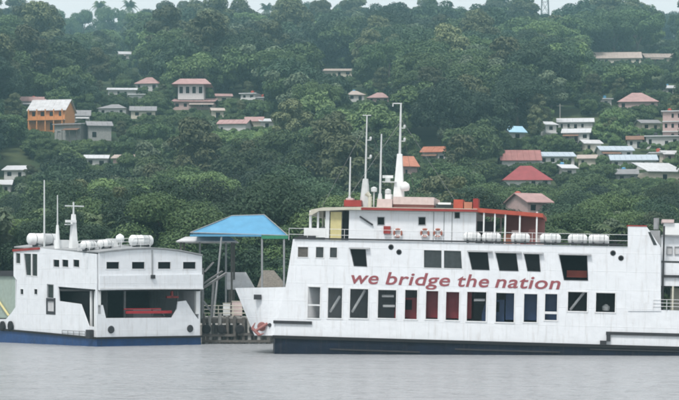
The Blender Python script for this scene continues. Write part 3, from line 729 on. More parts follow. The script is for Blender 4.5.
out2 = lq((13.5, 250), (40, 248), (97, 254), (97, 338), (-30, 327), (-30, 319), (6, 319), (12, 312), (16, 306), (16.5, 280), (13.5, 276))
mb = MB(); mb.plate(out2, small + slits + whl + [doorq, door2, strip], .12, sid3(0)); mb.build('side_plating', MAT['white_paint'], f2)
for q in small: window(f2, q, sid3(0), MAT['white_trim'], MAT['glass_dark'], w=.05)
for q in slits: window(f2, q, sid3(0), MAT['white_trim'], MAT['glass_dark'], w=.04)
for q in whl: window(f2, q, sid3(0), MAT['white_trim'], MAT['glass_grey'], w=.06)
ym = (whl[1][0][0] + whl[1][1][0]) / 2
MB().box(-.03, .03, ym - .35, ym - .1, whl[1][2][1], whl[1][0][1]).build('window_mullion', MAT['white_trim'], f2)
window(f2, doorq, sid3(0), MAT['grey_paint'], MAT['glass_grey'], w=.06); window(f2, door2, sid3(0), MAT['dark_trim'], MAT['roof_pale'], w=.3, proud=.03)
y0, z0 = ls(13.5, 250.5); y1, z1 = ls(40, 248.5)
mb = MB(); mb.add([(-.12, y0, z0 - .1), (-.12, y1, z1 - .1), (-.12, y1, z1 + .12), (-.12, y0, z0 + .12), (-.002, y0, z0 - .1), (-.002, y1, z1 - .1), (-.002, y1, z1 + .12), (-.002, y0, z0 + .12)],
                  [(0, 1, 2, 3), (4, 7, 6, 5), (0, 4, 5, 1), (3, 2, 6, 7), (0, 3, 7, 4), (1, 5, 6, 2)])
mb.build('roof_trim', MAT['red_paint'], f2)
# recess behind the strip
ya, yb_ = ls(57, 290, 1.6)[0], 0.2
zcar2, zup2 = le(150, 333)[1], le(150, 291)[1]
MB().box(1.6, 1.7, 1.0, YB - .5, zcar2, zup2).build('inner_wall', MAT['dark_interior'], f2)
for px in (91, 95):
    y, _ = ls(px, 300, .5); MB().box(.45, .6, y - .12, y + .12, zcar2, zup2).build('pillar', MAT['white_plain'], f2)
y, z = ls(84, 330, -.05); railing(f2, [(-.1, ls(63, 334)[0], ls(63, 336.2)[1]), (-.1, ls(86, 336)[0], ls(86, 337.4)[1])], .55, MAT['dark_trim'], 1.0, 2)
y, z = ls(92, 334); mb = MB(); mb.box(-.5, -.05, y - .4, y + .3, z - .4, z + .4); mb.build('mooring_winch', MAT['dark_trim'], f2)
# end wall
def ew(*pts): return [le(*p) for p in pts]
ewin = [ew((a, 262), (a + 12.5, 262), (a + 12.5, 268.8), (a, 268.8)) for a in (104.5, 130, 156, 181)]
eo = ew((97, 253.3), (110, 251.5), (124, 250.2), (137, 249.4), (150, 249), (163, 249.8), (176, 251.2), (188, 253.5), (200, 256), (200, 288.3), (97, 290))
mb = MB(); mb.plate(eo, ewin, .12, lambda u, v, d: (u, -.35 + d, v)); mb.build('end_wall', MAT['white_paint'], f2)
for q in ewin: window(f2, q, lambda u, v, d: (u, -.35 + d, v), MAT['white_trim'], MAT['glass_dark'], w=.07, proud=.03)
mb = MB(); mb.plate(ew((97, 276), (200, 274.5), (200, 288.5), (97, 290.2)), [], .16, lambda u, v, d: (u, -.53 + d, v)); mb.build('deck_bulwark', MAT['white_paint'], f2)
x = le(150, 260)[0]; MB().box(x - .05, x + .05, -.45, -.352, le(150, 276)[1], le(150, 250)[1]).build('downpipe', MAT['grey_paint'], f2)
x, z = le(149.5, 277); MB().box(x - .2, x + .2, -.72, -.535, z - .15, z + .2).build('deck_lamp', MAT['dark_trim'], f2)
z = le(150, 289)[1]; MB().box(0.0, WB, -.60, -.535, z - .02, z + .12).build('fascia_trim', MAT['white_trim'], f2)
bo = ew((97, 305), (103, 305), (106, 318), (172, 317.5), (177, 309), (178, 301.5), (186, 300.5), (193, 312), (198, 319), (200, 319), (200, 336), (97, 337.5))
mb = MB(); mb.plate(bo, [], .15, end3(0)); mb.build('end_bulwark', MAT['white_paint'], f2)
for px, py in ((111, 329.5), (190, 328.5)):
    x, z = le(px, py); MB().lathe([(0, .3), (.06, .36), (.1, .2)], (x, -.09, z), (0, 1, 0), 12).build('fairlead', MAT['dark_trim'], f2)
for px in (99, 198):
    x = le(px, 300)[0]; MB().box(x - .2, x + .2, 0, .3, le(px, 314)[1], le(px, 289)[1]).build('pillar', MAT['white_plain'], f2)
for px in (125, 178):
    x = le(px, 300, 2.5)[0]; MB().box(x - .1, x + .1, 2.5, 2.7, zcar2, zup2).build('pillar', MAT['grey_paint'], f2)
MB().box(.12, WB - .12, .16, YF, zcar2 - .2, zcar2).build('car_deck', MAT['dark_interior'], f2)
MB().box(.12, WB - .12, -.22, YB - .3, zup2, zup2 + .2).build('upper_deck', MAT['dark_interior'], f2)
# roof following the crown
def crown(y, dz=0):
    vs = []
    for (u, v) in eo[:9]: vs.append((u, y, v + dz))
    return vs
zs = ls(40, 248)[1] - ls(97, 254)[1]
a_ = crown(-.5, .03); b_ = crown(YB, .03 + zs * 1.05)
mb = MB(); k = len(a_)
mb.add(a_ + b_ + [(x, y, z + .12) for x, y, z in a_] + [(x, y, z + .12) for x, y, z in b_],
       [(i, i + 1, k + i + 1, k + i) for i in range(k - 1)] + [(2 * k + i, 3 * k + i, 3 * k + i + 1, 2 * k + i + 1) for i in range(k - 1)] +
       [(i, 2 * k + i, 2 * k + i + 1, i + 1) for i in range(k - 1)] + [(k + i, k + i + 1, 3 * k + i + 1, 3 * k + i) for i in range(k - 1)] +
       [(0, k, 3 * k, 2 * k), (k - 1, 3 * k - 1, 4 * k - 1, 2 * k - 1)])
mb.build('roof', MAT['grey_paint'], f2)
mb = MB(); mb.plate([(p[0], p[1]) for p in lq((16, 250), (97, 254), (97, 338), (16, 328))], [], .12, sid3(WB - .12)); mb.build('far_side_plating', MAT['white_paint'], f2)
MB().box(.12, WB - .12, YB - .15, YB - .05, zcar2, ls(16, 251)[1]).build('bulkhead', MAT['white_paint'], f2)
MB().box(1.7, WB - .13, 9, 9.1, zcar2, zup2).build('bulkhead', MAT['dark_interior'], f2)
# blue hull
mb = MB()
st = [(0.0, le(97, 337.5)[1]), (ls(50, 333)[0], ls(50, 333)[1]), (ls(0, 328.6)[0], ls(0, 328.6)[1]), (YF, ls(-60, 324)[1])]
ring = []
for y, z in st: ring += [(-.06, y - .06, z), (-.06, y - .06, -2), (WB + .06, y - .06, -2), (WB + .06, y - .06, z)]
mb.v = ring; mb.f = [(i * 4 + j, (i + 1) * 4 + j, (i + 1) * 4 + (j + 1) % 4, i * 4 + (j + 1) % 4) for i in range(3) for j in range(4)] + [(0, 1, 2, 3), (12, 15, 14, 13)]
mb.build('lower_hull', MAT['blue_hull_paint'], f2)
mb = MB()
for (y, z), (y2, z2) in zip(st, st[1:]):
    mb.add([(-.2, y, z - .15), (-.2, y2, z2 - .15), (-.2, y2, z2 + .04), (-.2, y, z + .04), (-.062, y, z - .15), (-.062, y2, z2 - .15), (-.062, y2, z2 + .04), (-.062, y, z + .04)],
           [(0, 1, 2, 3), (4, 7, 6, 5), (0, 4, 5, 1), (3, 2, 6, 7), (0, 3, 7, 4), (1, 5, 6, 2)])
mb.box(-.2, WB + .2, -.25, -.124, st[0][1] - .15, st[0][1] + .04)
mb.build('rubbing_strake', MAT['black_rubber'], f2)
for px in (4, 12):
    y, z = ls(px, 326); MB().lathe([(0, .4), (.05, .5), (.2, .5), (.25, .4)], (-.3, y, z), (1, 0, 0), 14).build('tyre_fender', MAT['black_rubber'], f2)
# raised pale green bow ramp and its stay, off to the left
q = lq((-40, 276), (15.5, 276), (15, 305), (8, 318), (-40, 318)); mb = MB(); mb.plate(q, [], .25, sid3(.4)); mb.build('bow_ramp', MAT['pale_green_paint'], f2)
q = lq((-40, 271), (17, 270.5), (16, 276), (-40, 276)); mb = MB(); mb.plate(q, [], .5, sid3(.2)); mb.build('ramp_hood', MAT['dark_trim'], f2)
p, q = ls(-2, 300, .2), ls(9, 316, .2); MB().tube((.2, p[0], p[1]), (.2, q[0], q[1]), .12).build('ramp_stay', MAT['yellow_paint'], f2)
# roof gear of the small ferry
def l2(px, py, y): p = FL.plane(px, py, 1, y); return p
def mast2(px, py0, y, r0, r1, base=None):
    t = l2(px, py0, y); b = l2(px, 250, y)
    mb = MB(); mb.tube((t.x, y, b.z), t, r0, r1, 8); o = mb.build('mast', MAT['mast_paint'], f2)
    return o, t
mast2(44.3, 180, YB * .72, .10, .06)
o, t = mast2(57.5, 195, YB * .5, .09, .05)
b = l2(57.5, 246, YB * .5); MB().tube((t.x, YB * .5, b.z - .3), (t.x, YB * .5, b.z + 2.0), .30, .12, 8).build('mast_foot', MAT['white_plain'], o)
o, t = mast2(73.5, 202, YB * .4, .12, .08)
yy = YB * .4; b = l2(73.5, 248, yy)
mb = MB(); mb.add([(t.x + s1 * w, yy + s2 * w, z) for z, w in ((b.z - .3, .34), (b.z + 3.2, .15)) for s1, s2 in ((-1, -1), (1, -1), (1, 1), (-1, 1))], [(0, 1, 5, 4), (1, 2, 6, 5), (2, 3, 7, 6), (3, 0, 4, 7), (4, 5, 6, 7)])
mb.build('mast_tower', MAT['white_plain'], o)
zz = l2(73, 206, yy).z; MB().box(t.x - .9, t.x + 1.1, yy - .05, yy + .05, zz - .06, zz + .06).build('crossbar', MAT['mast_paint'], o)
zz = l2(73, 224, yy).z; mb = MB(); mb.box(t.x - .8, t.x - .1, yy - .3, yy + .3, zz - .1, zz); mb.build('radar_platform', MAT['mast_paint'], o)
MB().box(t.x - 1.0, t.x + .1, yy - .4, yy - .2, zz + .12, zz + .36).build('radar_scanner', MAT['white_plain'], o)
def roofz(x, y):
    t = x / WB; i = min(7, max(0, int(t * 8)));
    return eo[i][1] + (eo[i + 1][1] - eo[i][1]) * (t * 8 - i) + zs * 1.05 * y / YB + .15
def on_roof(px, y):
    x = l2(px, 248, y).x; return x, roofz(max(0, min(WB, x)), y)
for px0, px1, h, y, mat, nm in ((88, 102, .8, 4.5, 'grey_paint', 'deck_locker'), (112, 118, .8, 3.6, 'white_plain', 'deck_locker'), (60, 70, .8, YB * .5, 'white_plain', 'roof_hatch')):
    x0, z0 = on_roof(px0, y); x1, _ = on_roof(px1, y); MB().box(x0, x1, y, y + 1.2, z0 - .2, z0 + h).build(nm, MAT[mat], f2)
pts = []
for px in (78, 112, 150): x, z = on_roof(px, 1.2); pts.append((x, 1.2, z))
railing(f2, pts, .9, MAT['white_trim'], 1.0, 3, .025)
x, z = on_roof(120, 2.6); d = MB(); d.lathe([(0, .12), (.5, .12), (.55, .3), (.85, .42), (1.15, .36), (1.35, .06)], (x, 2.6, z - .1), (0, 0, 1), 14); d.build('radar_dome', MAT['white_plain'], f2, True)
# canisters along the roof edge
for a, b, yv, r_, lab in ((130, 152, 1.7, .52, 'rounded white life raft canister at the right end of the small ferry roof row'), (98, 113, 2.0, .40, 'small white life raft canister, middle of the small ferry roof row'), (81, 96, 2.2, .40, 'small white life raft canister beside the main mast of the small ferry')):
    x0, z0 = on_roof(a, yv); x1, z1 = on_roof(b, yv)
    canister(LM @ Matrix.Translation(((x0 + x1) / 2, yv, min(z0, z1))), x1 - x0, r_, lab, 'life rafts on the small ferry')
yy = YB * .78; p0, p1 = l2(28, 241, yy), l2(57, 241, yy)
xm = (p0.x + p1.x) / 2; canister(LM @ Matrix.Translation((xm, yy, roofz(max(0, xm), yy) - .05)), p1.x - p0.x, .58, 'big white life raft canister on the wheelhouse roof of the left ferry', 'life rafts on the small ferry')
# red pickup on the car deck
xc, _ = le(150, 315, 1.9)
t = empty('pickup_truck', LM @ Matrix.Translation((xc, 1.9, zcar2))); tag(t, 'red pickup truck with grey canopy on the open car deck of the left ferry', 'pickup', 'vehicles on the car decks')
prof = [(-2.4, .45), (-2.45, 1.35), (-2.3, 1.45), (1.2, 1.5), (2.3, 1.3), (2.45, 1.1), (2.45, .45)]
MB().plate(prof, [], 1.7, lambda u, v, d: (u, -.85 + d, v)).build('body', MAT['bus_red'], t)
cb = MB(); cb.plate([(-.3, 1.5), (-.15, 2.15), (.7, 2.2), (1.3, 1.5)], [], 1.5, lambda u, v, d: (u, -.75 + d, v)); c = cb.build('cab', MAT['truck_grey'], t)
MB().plate([(-.1, 1.58), (0, 2.06), (.6, 2.1), (1.05, 1.58)], [], .02, lambda u, v, d: (u, -.775 + d, v)).build('cab_window', MAT['glass_grey'], c)
MB().box(-2.3, -.35, -.8, .8, 1.46, 2.25).build('canopy', MAT['truck_grey'], t)
MB().box(2.2, 2.52, -.8, .8, .5, .75).build('bumper', MAT['white_plain'], t)
for yv in (-.55, .55): MB().lathe([(0, .13), (.06, .1)], (2.4, yv, 1.05), (1, 0, 0), 10).build('headlight', MAT['white_plain'], t)
put_wheels(t, (-1.5, 1.5), (-.88, .6), .36)
xr, zr_ = le(176, 297, .6); mb = MB(); mb.box(xr - 1.0, xr + .3, .6, .8, zr_ - .1, zr_ + .1); mb.box(xr - .5, xr - .3, .6, .8, zr_ - .1, zup2); mb.build('gate_bar', MAT['red_paint'], f2)
x0, z0 = le(126, 313, .5); x1, _ = le(172, 313, .5); mb = MB(); mb.box(x0, x1, .5, .62, z0 - .06, z0 + .2); mb.box(x0 - .2, x1 - 1.2, .5, .62, z0 + .32, z0 + .42); mb.build('barrier_rail', MAT['barrier_red'], f2)

# ------------------------------------------------------------------ jetty, canopy and sheds between the ferries
JY = 186
jp = at(236, 330, JY)
jt = empty('jetty', None, (jp.x, JY, 0)); tag(jt, 'dark weathered jetty on piles between the two ferries', 'jetty')
def jx(px, Y=JY): return at(px, 300, Y).x - jp.x
def jz(py, Y=JY): return at(0, py, Y).z
MB().box(jx(201), jx(282), 0, 6.9, jz(321), jz(317)).build('deck', MAT['concrete'], jt)
MB().box(jx(201), jx(282), -.3, 0, jz(323), jz(318.5)).build('edge_beam', MAT['timber'], jt)
for px in (204, 211, 219, 227, 235, 243, 251, 259, 268):
    for yv in (-.1, 5):
        x = jx(px) + rng.uniform(-.1, .1); r = rng.uniform(.16, .24)
        MB().tube((x, yv - .35, -2), (x + rng.uniform(-.12, .12), yv - .35, jz(rng.uniform(313, 319)) if yv < 1 else jz(321)), r, r * .9, 8).build('pile', MAT['timber' if rng.random() < .6 else 'concrete'], jt)
for px0, px1, py in ((203, 236, 335), (238, 270, 334), (203, 270, 341)):
    MB().box(jx(px0), jx(px1), -.75, -.62, jz(py) - .12, jz(py) + .12).build('waling', MAT['timber'], jt)
for px in (207, 222, 240, 254):
    x = jx(px); MB().lathe([(0, .3), (.05, .45), (.22, .45), (.27, .3)], (x, -.95, jz(329)), (0, 1, 0), 14).build('tyre_fender', MAT['black_rubber'], jt)
railing(jt, [(jx(203), 1.0, jz(317)), (jx(262), 1.0, jz(317))], 1.1, MAT['cream_paint'], 1.3, 3, .05)
for i, (px0, px1, py0, mat, lab) in enumerate(((222, 229, 303, 'white_plain', 'white crate on the jetty, left of two beside the bow'), (231, 241, 301, 'pink_box_paint', 'pale pinkish crate on the jetty, right of two beside the bow'))):
    t = empty('crate', None, (jp.x + jx((px0 + px1) / 2), JY + 2.2, jz(317))); tag(t, lab, 'crate', 'crates on the jetty')
    w = (jx(px1) - jx(px0)) / 2; h = jz(py0) - jz(317)
    MB().box(-w, w, -.5, .5, .12, h - .06).build('box', MAT[mat], t); MB().box(-w - .04, w + .04, -.54, .54, h - .06, h).build('lid', MAT['cream_paint'], t)
    for s in (-1, 1): MB().box(s * w * .7 - .08, s * w * .7 + .08, -.5, .5, 0, .12).build('skid', MAT['timber'], t)
# ramp wing behind
CY = 195.0
cp = at(240, 300, CY); g0 = 1.8
cn = empty('canopy', None, (cp.x, CY, g0)); tag(cn, 'bright blue hipped tarpaulin canopy on tall poles between the ferries', 'canopy')
def cxp(px): return at(px, 230, CY).x - cp.x
def czp(py): return at(0, py, CY).z - g0
ev = [(cxp(190), 0, czp(232.5)), (cxp(288), 0, czp(235.5)), (cxp(286), 7, czp(235.5)), (cxp(192), 7, czp(232.5))]
rdg = [(cxp(230), 3.2, czp(214.5)), (cxp(263), 3.2, czp(213.5))]
def sag(a, b, n, s):
    return [Vector(a).lerp(Vector(b), i / n) - Vector((0, 0, s * math.sin(math.pi * i / n))) for i in range(n + 1)]
mb = MB(); N = 12; Mv = 8
def patch(a0, a1, b0, b1):
    k = len(mb.v)
    top = sag(a0, a1, N, .0); bot = sag(b0, b1, N, .0)
    for i in range(N + 1):
        for j in range(Mv + 1):
            s = j / Mv; p = top[i].lerp(bot[i], s); p.z -= .06 * math.sin(math.pi * s) * (1 if True else 0) - .07 * noise.noise(Vector((p.x * .6, p.y * .6, 0))) * math.sin(math.pi * s)
            p.z -= .10 * abs(math.sin(math.pi * i / N * 3)) * s * s
            mb.v.append(tuple(p))
    for i in range(N):
        for j in range(Mv):
            c = k + i * (Mv + 1) + j; mb.f.append((c, c + Mv + 1, c + Mv + 2, c + 1))
patch(rdg[0], rdg[1], ev[0], ev[1]); patch(rdg[1], rdg[0], ev[2], ev[3]); patch(rdg[1], rdg[1], ev[1], ev[2]); patch(rdg[0], rdg[0], ev[3], ev[0])
roof_o = mb.build('roof', MAT['tarp_blue'], cn, True); roof_o.modifiers.new('thickness', 'SOLIDIFY').thickness = .03
mb = MB(); e0, e1 = Vector(ev[0]), Vector(ev[1]); g = e0.lerp(e1, .73)
mb.box(g.x, ev[1][0], -.06, -.03, g.z - .42, g.z - .08); mb.build('green_valance', MAT['tarp_green'], cn)
mb = MB(); mb.box(ev[0][0], g.x - .01, -.06, -.03, g.z - .18, g.z + .02); mb.build('valance', MAT['tarp_blue'], cn)
for px, px2, yv in ((221.5, 213, .1), (262, 262, .1), (284, 284, .1), (222, 222, 6.8), (282, 282, 6.8), (195, 195, 6.8)):
    MB().tube((cxp(px2), yv, 0), (cxp(px), yv, czp(236 if yv < 1 else 235)), .10, n=8).build('pole', MAT['grey_paint'], cn)
MB().tube(ev[0], ev[1], .05, n=6).build('eave_bar', MAT['grey_paint'], cn)
for a_h, b_h in ((rdg[0], ev[0]), (rdg[1], ev[1]), (rdg[1], ev[2]), (rdg[0], ev[3])): MB().tube(a_h, b_h, .05, n=6).build('hip_bar', MAT['grey_paint'], cn)
MB().tube(rdg[0], rdg[1], .06, n=6).build('ridge_bar', MAT['grey_paint'], cn)
# pale flat roof at the left of the canopy, thatched and sheet roofed sheds, gangway frame
def shed(name, label, cat, px0, px1, py_eave, py_top, Y, depth, roof_mat, wall_mat, base=1.7, gable=True, ridge_px=None, group=None):
    xa_, xb_ = at(px0, 200, Y).x, at(px1, 200, Y).x; xm = (xa_ + xb_) / 2
    t = empty(name, None, (xm, Y, base)); tag(t, label, cat, group)
    w = (xb_ - xa_) / 2; ze, zt = at(0, py_eave, Y).z - base, at(0, py_top, Y).z - base
    for sx_ in (-.85, .85):
        for yv in (.3, depth - .4): MB().box(sx_ * w - .1, sx_ * w + .1, yv, yv + .2, 0, ze + .05).build('post', MAT['timber'], t)
    if gable is False: MB().box(-w * .8, w * .8, depth - .5, depth - .35, 0, ze).build('wall', wall_mat, t)
    rp = 0 if ridge_px is None else at(ridge_px, 200, Y).x - xm
    mb = MB(); mb.add([(-w, 0, ze), (w, 0, ze), (w, depth, ze), (-w, depth, ze), (rp - w * .75, depth / 2, zt), (rp + w * .75 if gable else rp, depth / 2, zt),
                       ], [(0, 1, 5, 4), (2, 3, 4, 5), (1, 2, 5), (3, 0, 4)])
    o = mb.build('roof', roof_mat, t); o.modifiers.new('thickness', 'SOLIDIFY').thickness = .12
    return t
shed('pier_shed', 'low pale roofed shed below the left edge of the blue canopy', 'shed', 176, 236, 241, 236, 199, 5, MAT['roof_pale'], MAT['house_grey'], 1.8, group='sheds by the landing')
shed('thatched_hut', 'grey thatched hut roof showing above the bow of the large ferry', 'hut', 257, 287, 287, 270, 206.5, 5, MAT['thatch'], MAT['timber'], 1.7, gable=False, ridge_px=273, group='sheds by the landing')
t = shed('lean_to', 'pale tilted sheet roof shelter behind the bow of the large ferry', 'shelter', 227, 254, 289, 272, 202.5, 4, MAT['roof_pale'], MAT['timber'], 1.7, ridge_px=235, group='sheds by the landing')
gx = at(205, 280, 184)
t = empty('gangway', None, (gx.x, 184, jz(317, 184))); tag(t, 'pale steel gangway frame leaning against the right end of the small ferry', 'gangway')
def gq(px, py): p = at(px, py, 184); return Vector((p.x - gx.x, 0, p.z - jz(317, 184)))
for nm, p, q, r in (('beam', (199, 290), (226, 273), .16), ('beam', (199, 286), (222, 271), .09), ('post', (202, 318), (202, 268), .13), ('post', (211, 317), (213, 282), .11), ('brace', (202, 300), (211, 312), .08), ('brace', (204, 272), (213, 262), .07)):
    for yv in (0, 1.6): MB().tube(gq(*p) + Vector((0, yv, 0)), gq(*q) + Vector((0, yv, 0)), r * .7, n=6).build(nm, MAT['steel'], t)

# ------------------------------------------------------------------ houses on the hill
RESERVED = []     # (px0, px1, py0, py1, Y) kept clear of nearer trees
LANDMARKS = []
def house(name, label, px0, px1, pt, pe, pb, wall, roof, yaw=0, depth=8.0, kind='gable', wins=3, storeys=1, group='houses on the hillside', cat='house', Y=None, keep=.48, win_mat='glass_dark'):
    """px0..px1 eaves width, pt ridge, pe eave, pb base line in the photograph"""
    p = hit((px0 + px1) / 2, pb)
    if Y: p = at((px0 + px1) / 2, pb, Y)
    Yh = p.y; k = Yh / F_PX
    w = (px1 - px0) * k / 2 / math.cos(R(yaw)) * (0.92 if yaw else 1.0); hw_ = max(2.2, (pb - pe) * k); hr = (pe - pt) * k
    t = empty(name, Matrix.Translation((p.x, Yh, p.z)) @ Matrix.Rotation(R(yaw), 4, 'Z')); tag(t, label, cat, group)
    ov = .45
    nst = storeys; holes = []
    for s in range(nst):
        for i in range(wins):
            cx = -w + (i + .5) * 2 * w / wins; z0 = hw_ * (s + .38) / nst; hh = min(1.3, hw_ / nst * .42); ww = min(.62, w / wins * .42) * rng.uniform(.75, 1.1)
            if wins > 1 and rng.random() < .22: continue
            if s == 0 and i == wins // 2: z0, hh = .1, min(2.0, hw_ / nst * .72)      # door
            holes.append([(cx - ww, z0), (cx + ww, z0), (cx + ww, z0 + hh), (cx - ww, z0 + hh)])
    mb = MB(); mb.plate([(-w, -4), (w, -4), (w, hw_), (-w, hw_)], holes, .2, lambda u, v, d: (u, d, v))
    mb.box(-w, -w + .2, .2, depth, -4, hw_); mb.box(w - .2, w, .2, depth, -4, hw_); mb.box(-w + .2, w - .2, depth - .2, depth, -4, hw_)
    if kind == 'gable':
        for xs_ in (-w, w - .2): mb.add([(xs_, .02, hw_), (xs_, depth, hw_), (xs_, depth / 2, hw_ + hr * .93), (xs_ + .2, .02, hw_), (xs_ + .2, depth, hw_), (xs_ + .2, depth / 2, hw_ + hr * .93)], [(0, 1, 2), (3, 5, 4), (0, 2, 5, 3), (1, 4, 5, 2)])
    wo = mb.build('wall', wall, t)
    for h in holes: window(t, h, lambda u, v, d: (u, d, v), wall, MAT[win_mat], w=.08, proud=.03, recess=.14)
    if nst > 1:
        for s in range(1, nst):
            MB().box(-w - .1, w + .1, -.5, -.005, hw_ * s / nst - .1, hw_ * s / nst + .15).build('ledge', MAT['house_white'], t)
    mb = MB(); th = .14; a0, a1, b0, b1 = -w - ov, w + ov, -ov - .15, depth + ov
    drop = hr * ov / (depth / 2)
    if kind == 'gable':
        sec = [(b0, hw_ - drop), (depth / 2, hw_ + hr), (b1, hw_ - drop)]
        n_ = 12   # sheet ridges
        mb.add([(a0, y, z) for y, z in sec] + [(a1, y, z) for y, z in sec] + [(a0, y, z + th) for y, z in sec] + [(a1, y, z + th) for y, z in sec],
               [(0, 3, 4, 1), (1, 4, 5, 2), (6, 7, 10, 9), (7, 8, 11, 10), (0, 6, 9, 3), (2, 5, 11, 8), (0, 1, 7, 6), (1, 2, 8, 7), (3, 9, 10, 4), (4, 10, 11, 5)])
    elif kind == 'hip':
        r = min(w * .75, depth / 2)
        mb.add([(a0, b0, hw_ - drop), (a1, b0, hw_ - drop), (a1, b1, hw_ - drop), (a0, b1, hw_ - drop), (-w + r, depth / 2, hw_ + hr), (w - r, depth / 2, hw_ + hr), ],
               [(0, 1, 5, 4), (1, 2, 5), (2, 3, 4, 5), (3, 0, 4), (0, 3, 2, 1)])
    elif kind == 'shed':
        mb.add([(a0, b0, hw_), (a1, b0, hw_), (a1, b1, hw_ + hr), (a0, b1, hw_ + hr), (a0, b0, hw_ + th), (a1, b0, hw_ + th), (a1, b1, hw_ + hr + th), (a0, b1, hw_ + hr + th)],
               [(0, 3, 2, 1), (4, 5, 6, 7), (0, 1, 5, 4), (1, 2, 6, 5), (2, 3, 7, 6), (3, 0, 4, 7)])
    else: mb.box(a0, a1, b0, b1, hw_, hw_ + .25)
    ro = mb.build('roof', roof, t)
    if kind != 'flat' and nst == 1 and w > 2.6 and rng.random() < .6:      # verandah
        a_0 = -w if rng.random() < .5 else -w * .2; a_1 = a_0 + w * 1.2; vz = hw_ * .80
        mb = MB(); mb.add([(a_0, -2.2, vz - .55), (a_1, -2.2, vz - .55), (a_1, -.05, vz), (a_0, -.05, vz), (a_0, -2.2, vz - .47), (a_1, -2.2, vz - .47), (a_1, -.05, vz + .08), (a_0, -.05, vz + .08)],
                          [(0, 3, 2, 1), (4, 5, 6, 7), (0, 1, 5, 4), (1, 2, 6, 5), (2, 3, 7, 6), (3, 0, 4, 7)])
        mb.build('verandah_roof', MAT[rng.choice(['roof_pale', 'roof_grey', 'roof_tan', 'roof_rust'])], t)
        for q_ in (0, .5, 1): x_ = a_0 + .1 + (a_1 - a_0 - .2) * q_; MB().box(x_ - .07, x_ + .07, -2.1, -1.96, -2, vz - .5).build('post', MAT['timber'], t)
    if kind == 'flat' or rng.random() < .25:                              # water tank
        tz_ = hw_ + (.25 if kind == 'flat' else hr * .5); x_ = rng.uniform(-.5, .5) * w
        mb = MB(); mb.lathe([(0, .5), (1.0, .5), (1.15, .3), (1.2, .1)], (x_, depth * .75, tz_), (0, 0, 1), 10); mb.build('water_tank', MAT[rng.choice(['tarp_blue', 'dark_trim', 'orange_red_paint'])], t)
    if kind in ('gable', 'shed') and w > 2.5:
        rb = MB(); nn = max(5, int(w * 2 / 1.1))
        for i in range(nn + 1):
            x = a0 + (a1 - a0) * i / nn
            y1_, z1_ = (depth / 2, hw_ + hr) if kind == 'gable' else (b1, hw_ + hr); z0_ = hw_ - drop if kind == 'gable' else hw_
            rb.add([(x - .05, b0, z0_ + th), (x + .05, b0, z0_ + th), (x + .05, y1_, z1_ + th), (x - .05, y1_, z1_ + th), (x, b0, z0_ + th + .07), (x, y1_, z1_ + th + .07)], [(0, 4, 5, 3), (4, 1, 2, 5), (0, 1, 4)])
        rb.build('sheet_ridges', roof, ro)
    RESERVED.append((px0 - 1, px1 + 1, pt, pe + (pb - pe) * keep, Yh)); LANDMARKS.append(((px0 + px1) / 2, (pt + pb) / 2, Yh))
    return t, p, w, hw_, k
M_ = MAT
# left group
t, p, w, hw_, k = house('house', 'orange two storey house with balcony and pale sheet roof on the left slope', 27, 67, 99, 110, 131, M_['house_orange'], M_['roof_pale'], -10, 8, 'gable', 4, 2, cat='house', win_mat='glass_grey', keep=.92)
for i in range(5):
    x = -w + .3 + i * (2 * w - .6) / 4; MB().box(x - .12, x + .12, -1.5, -1.26, -2, hw_).build('balcony_pillar', M_['house_orange'], t)
MB().box(-w, w, -1.6, -.51, hw_ * .5 - .15, hw_ * .5 + .1).build('balcony', M_['house_orange'], t)
house('house', 'small pale pink roofed house tucked behind the left end of the orange house', 20, 46, 96, 101, 112, M_['house_white'], M_['roof_pink'], 8, 7, keep=.5)
house('house', 'grey unpainted block house just right of the orange house', 53, 82, 121, 125, 144, M_['house_grey'], M_['roof_grey'], -14, 8, 'shed', 3, 1, win_mat='house_grey', keep=.8)
house('house', 'grey rough walled house, second from the orange house', 88, 112, 121, 126, 145, M_['house_grey'], M_['roof_grey'], 12, 7, 'gable', 2, 1, keep=.8)
house('house', 'grey roofed cottage with white wall above the grey block house', 66, 90, 112, 118, 124, M_['house_white'], M_['roof_grey'], 6, 7, 'gable', 2)
house('house', 'white walled house with grey roof right of the grey cottages', 97, 127, 103, 108, 119, M_['house_white'], M_['roof_grey'], -6, 8, 'hip', 3)
house('house', 'long white building under a pale roof above the grey houses', 107, 137, 87, 90, 98, M_['house_white'], M_['roof_white'], 4, 8, 'gable', 4)
house('house', 'pink roofed white house on the rise left of the big pink house', 134, 159, 76, 83, 93, M_['house_white'], M_['roof_pink'], -8, 8, 'hip', 3)
house('house', 'low white house below the pink roofed house, beside trees', 129, 149, 92, 95, 103, M_['house_white'], M_['roof_white'], 0, 7, 'shed', 2)
house('house', 'cream cottage with grey roof and arched trees right of the white walled house', 130, 156, 106, 111, 119, M_['house_cream'], M_['roof_grey'], 5, 7, 'gable', 2, keep=.7)
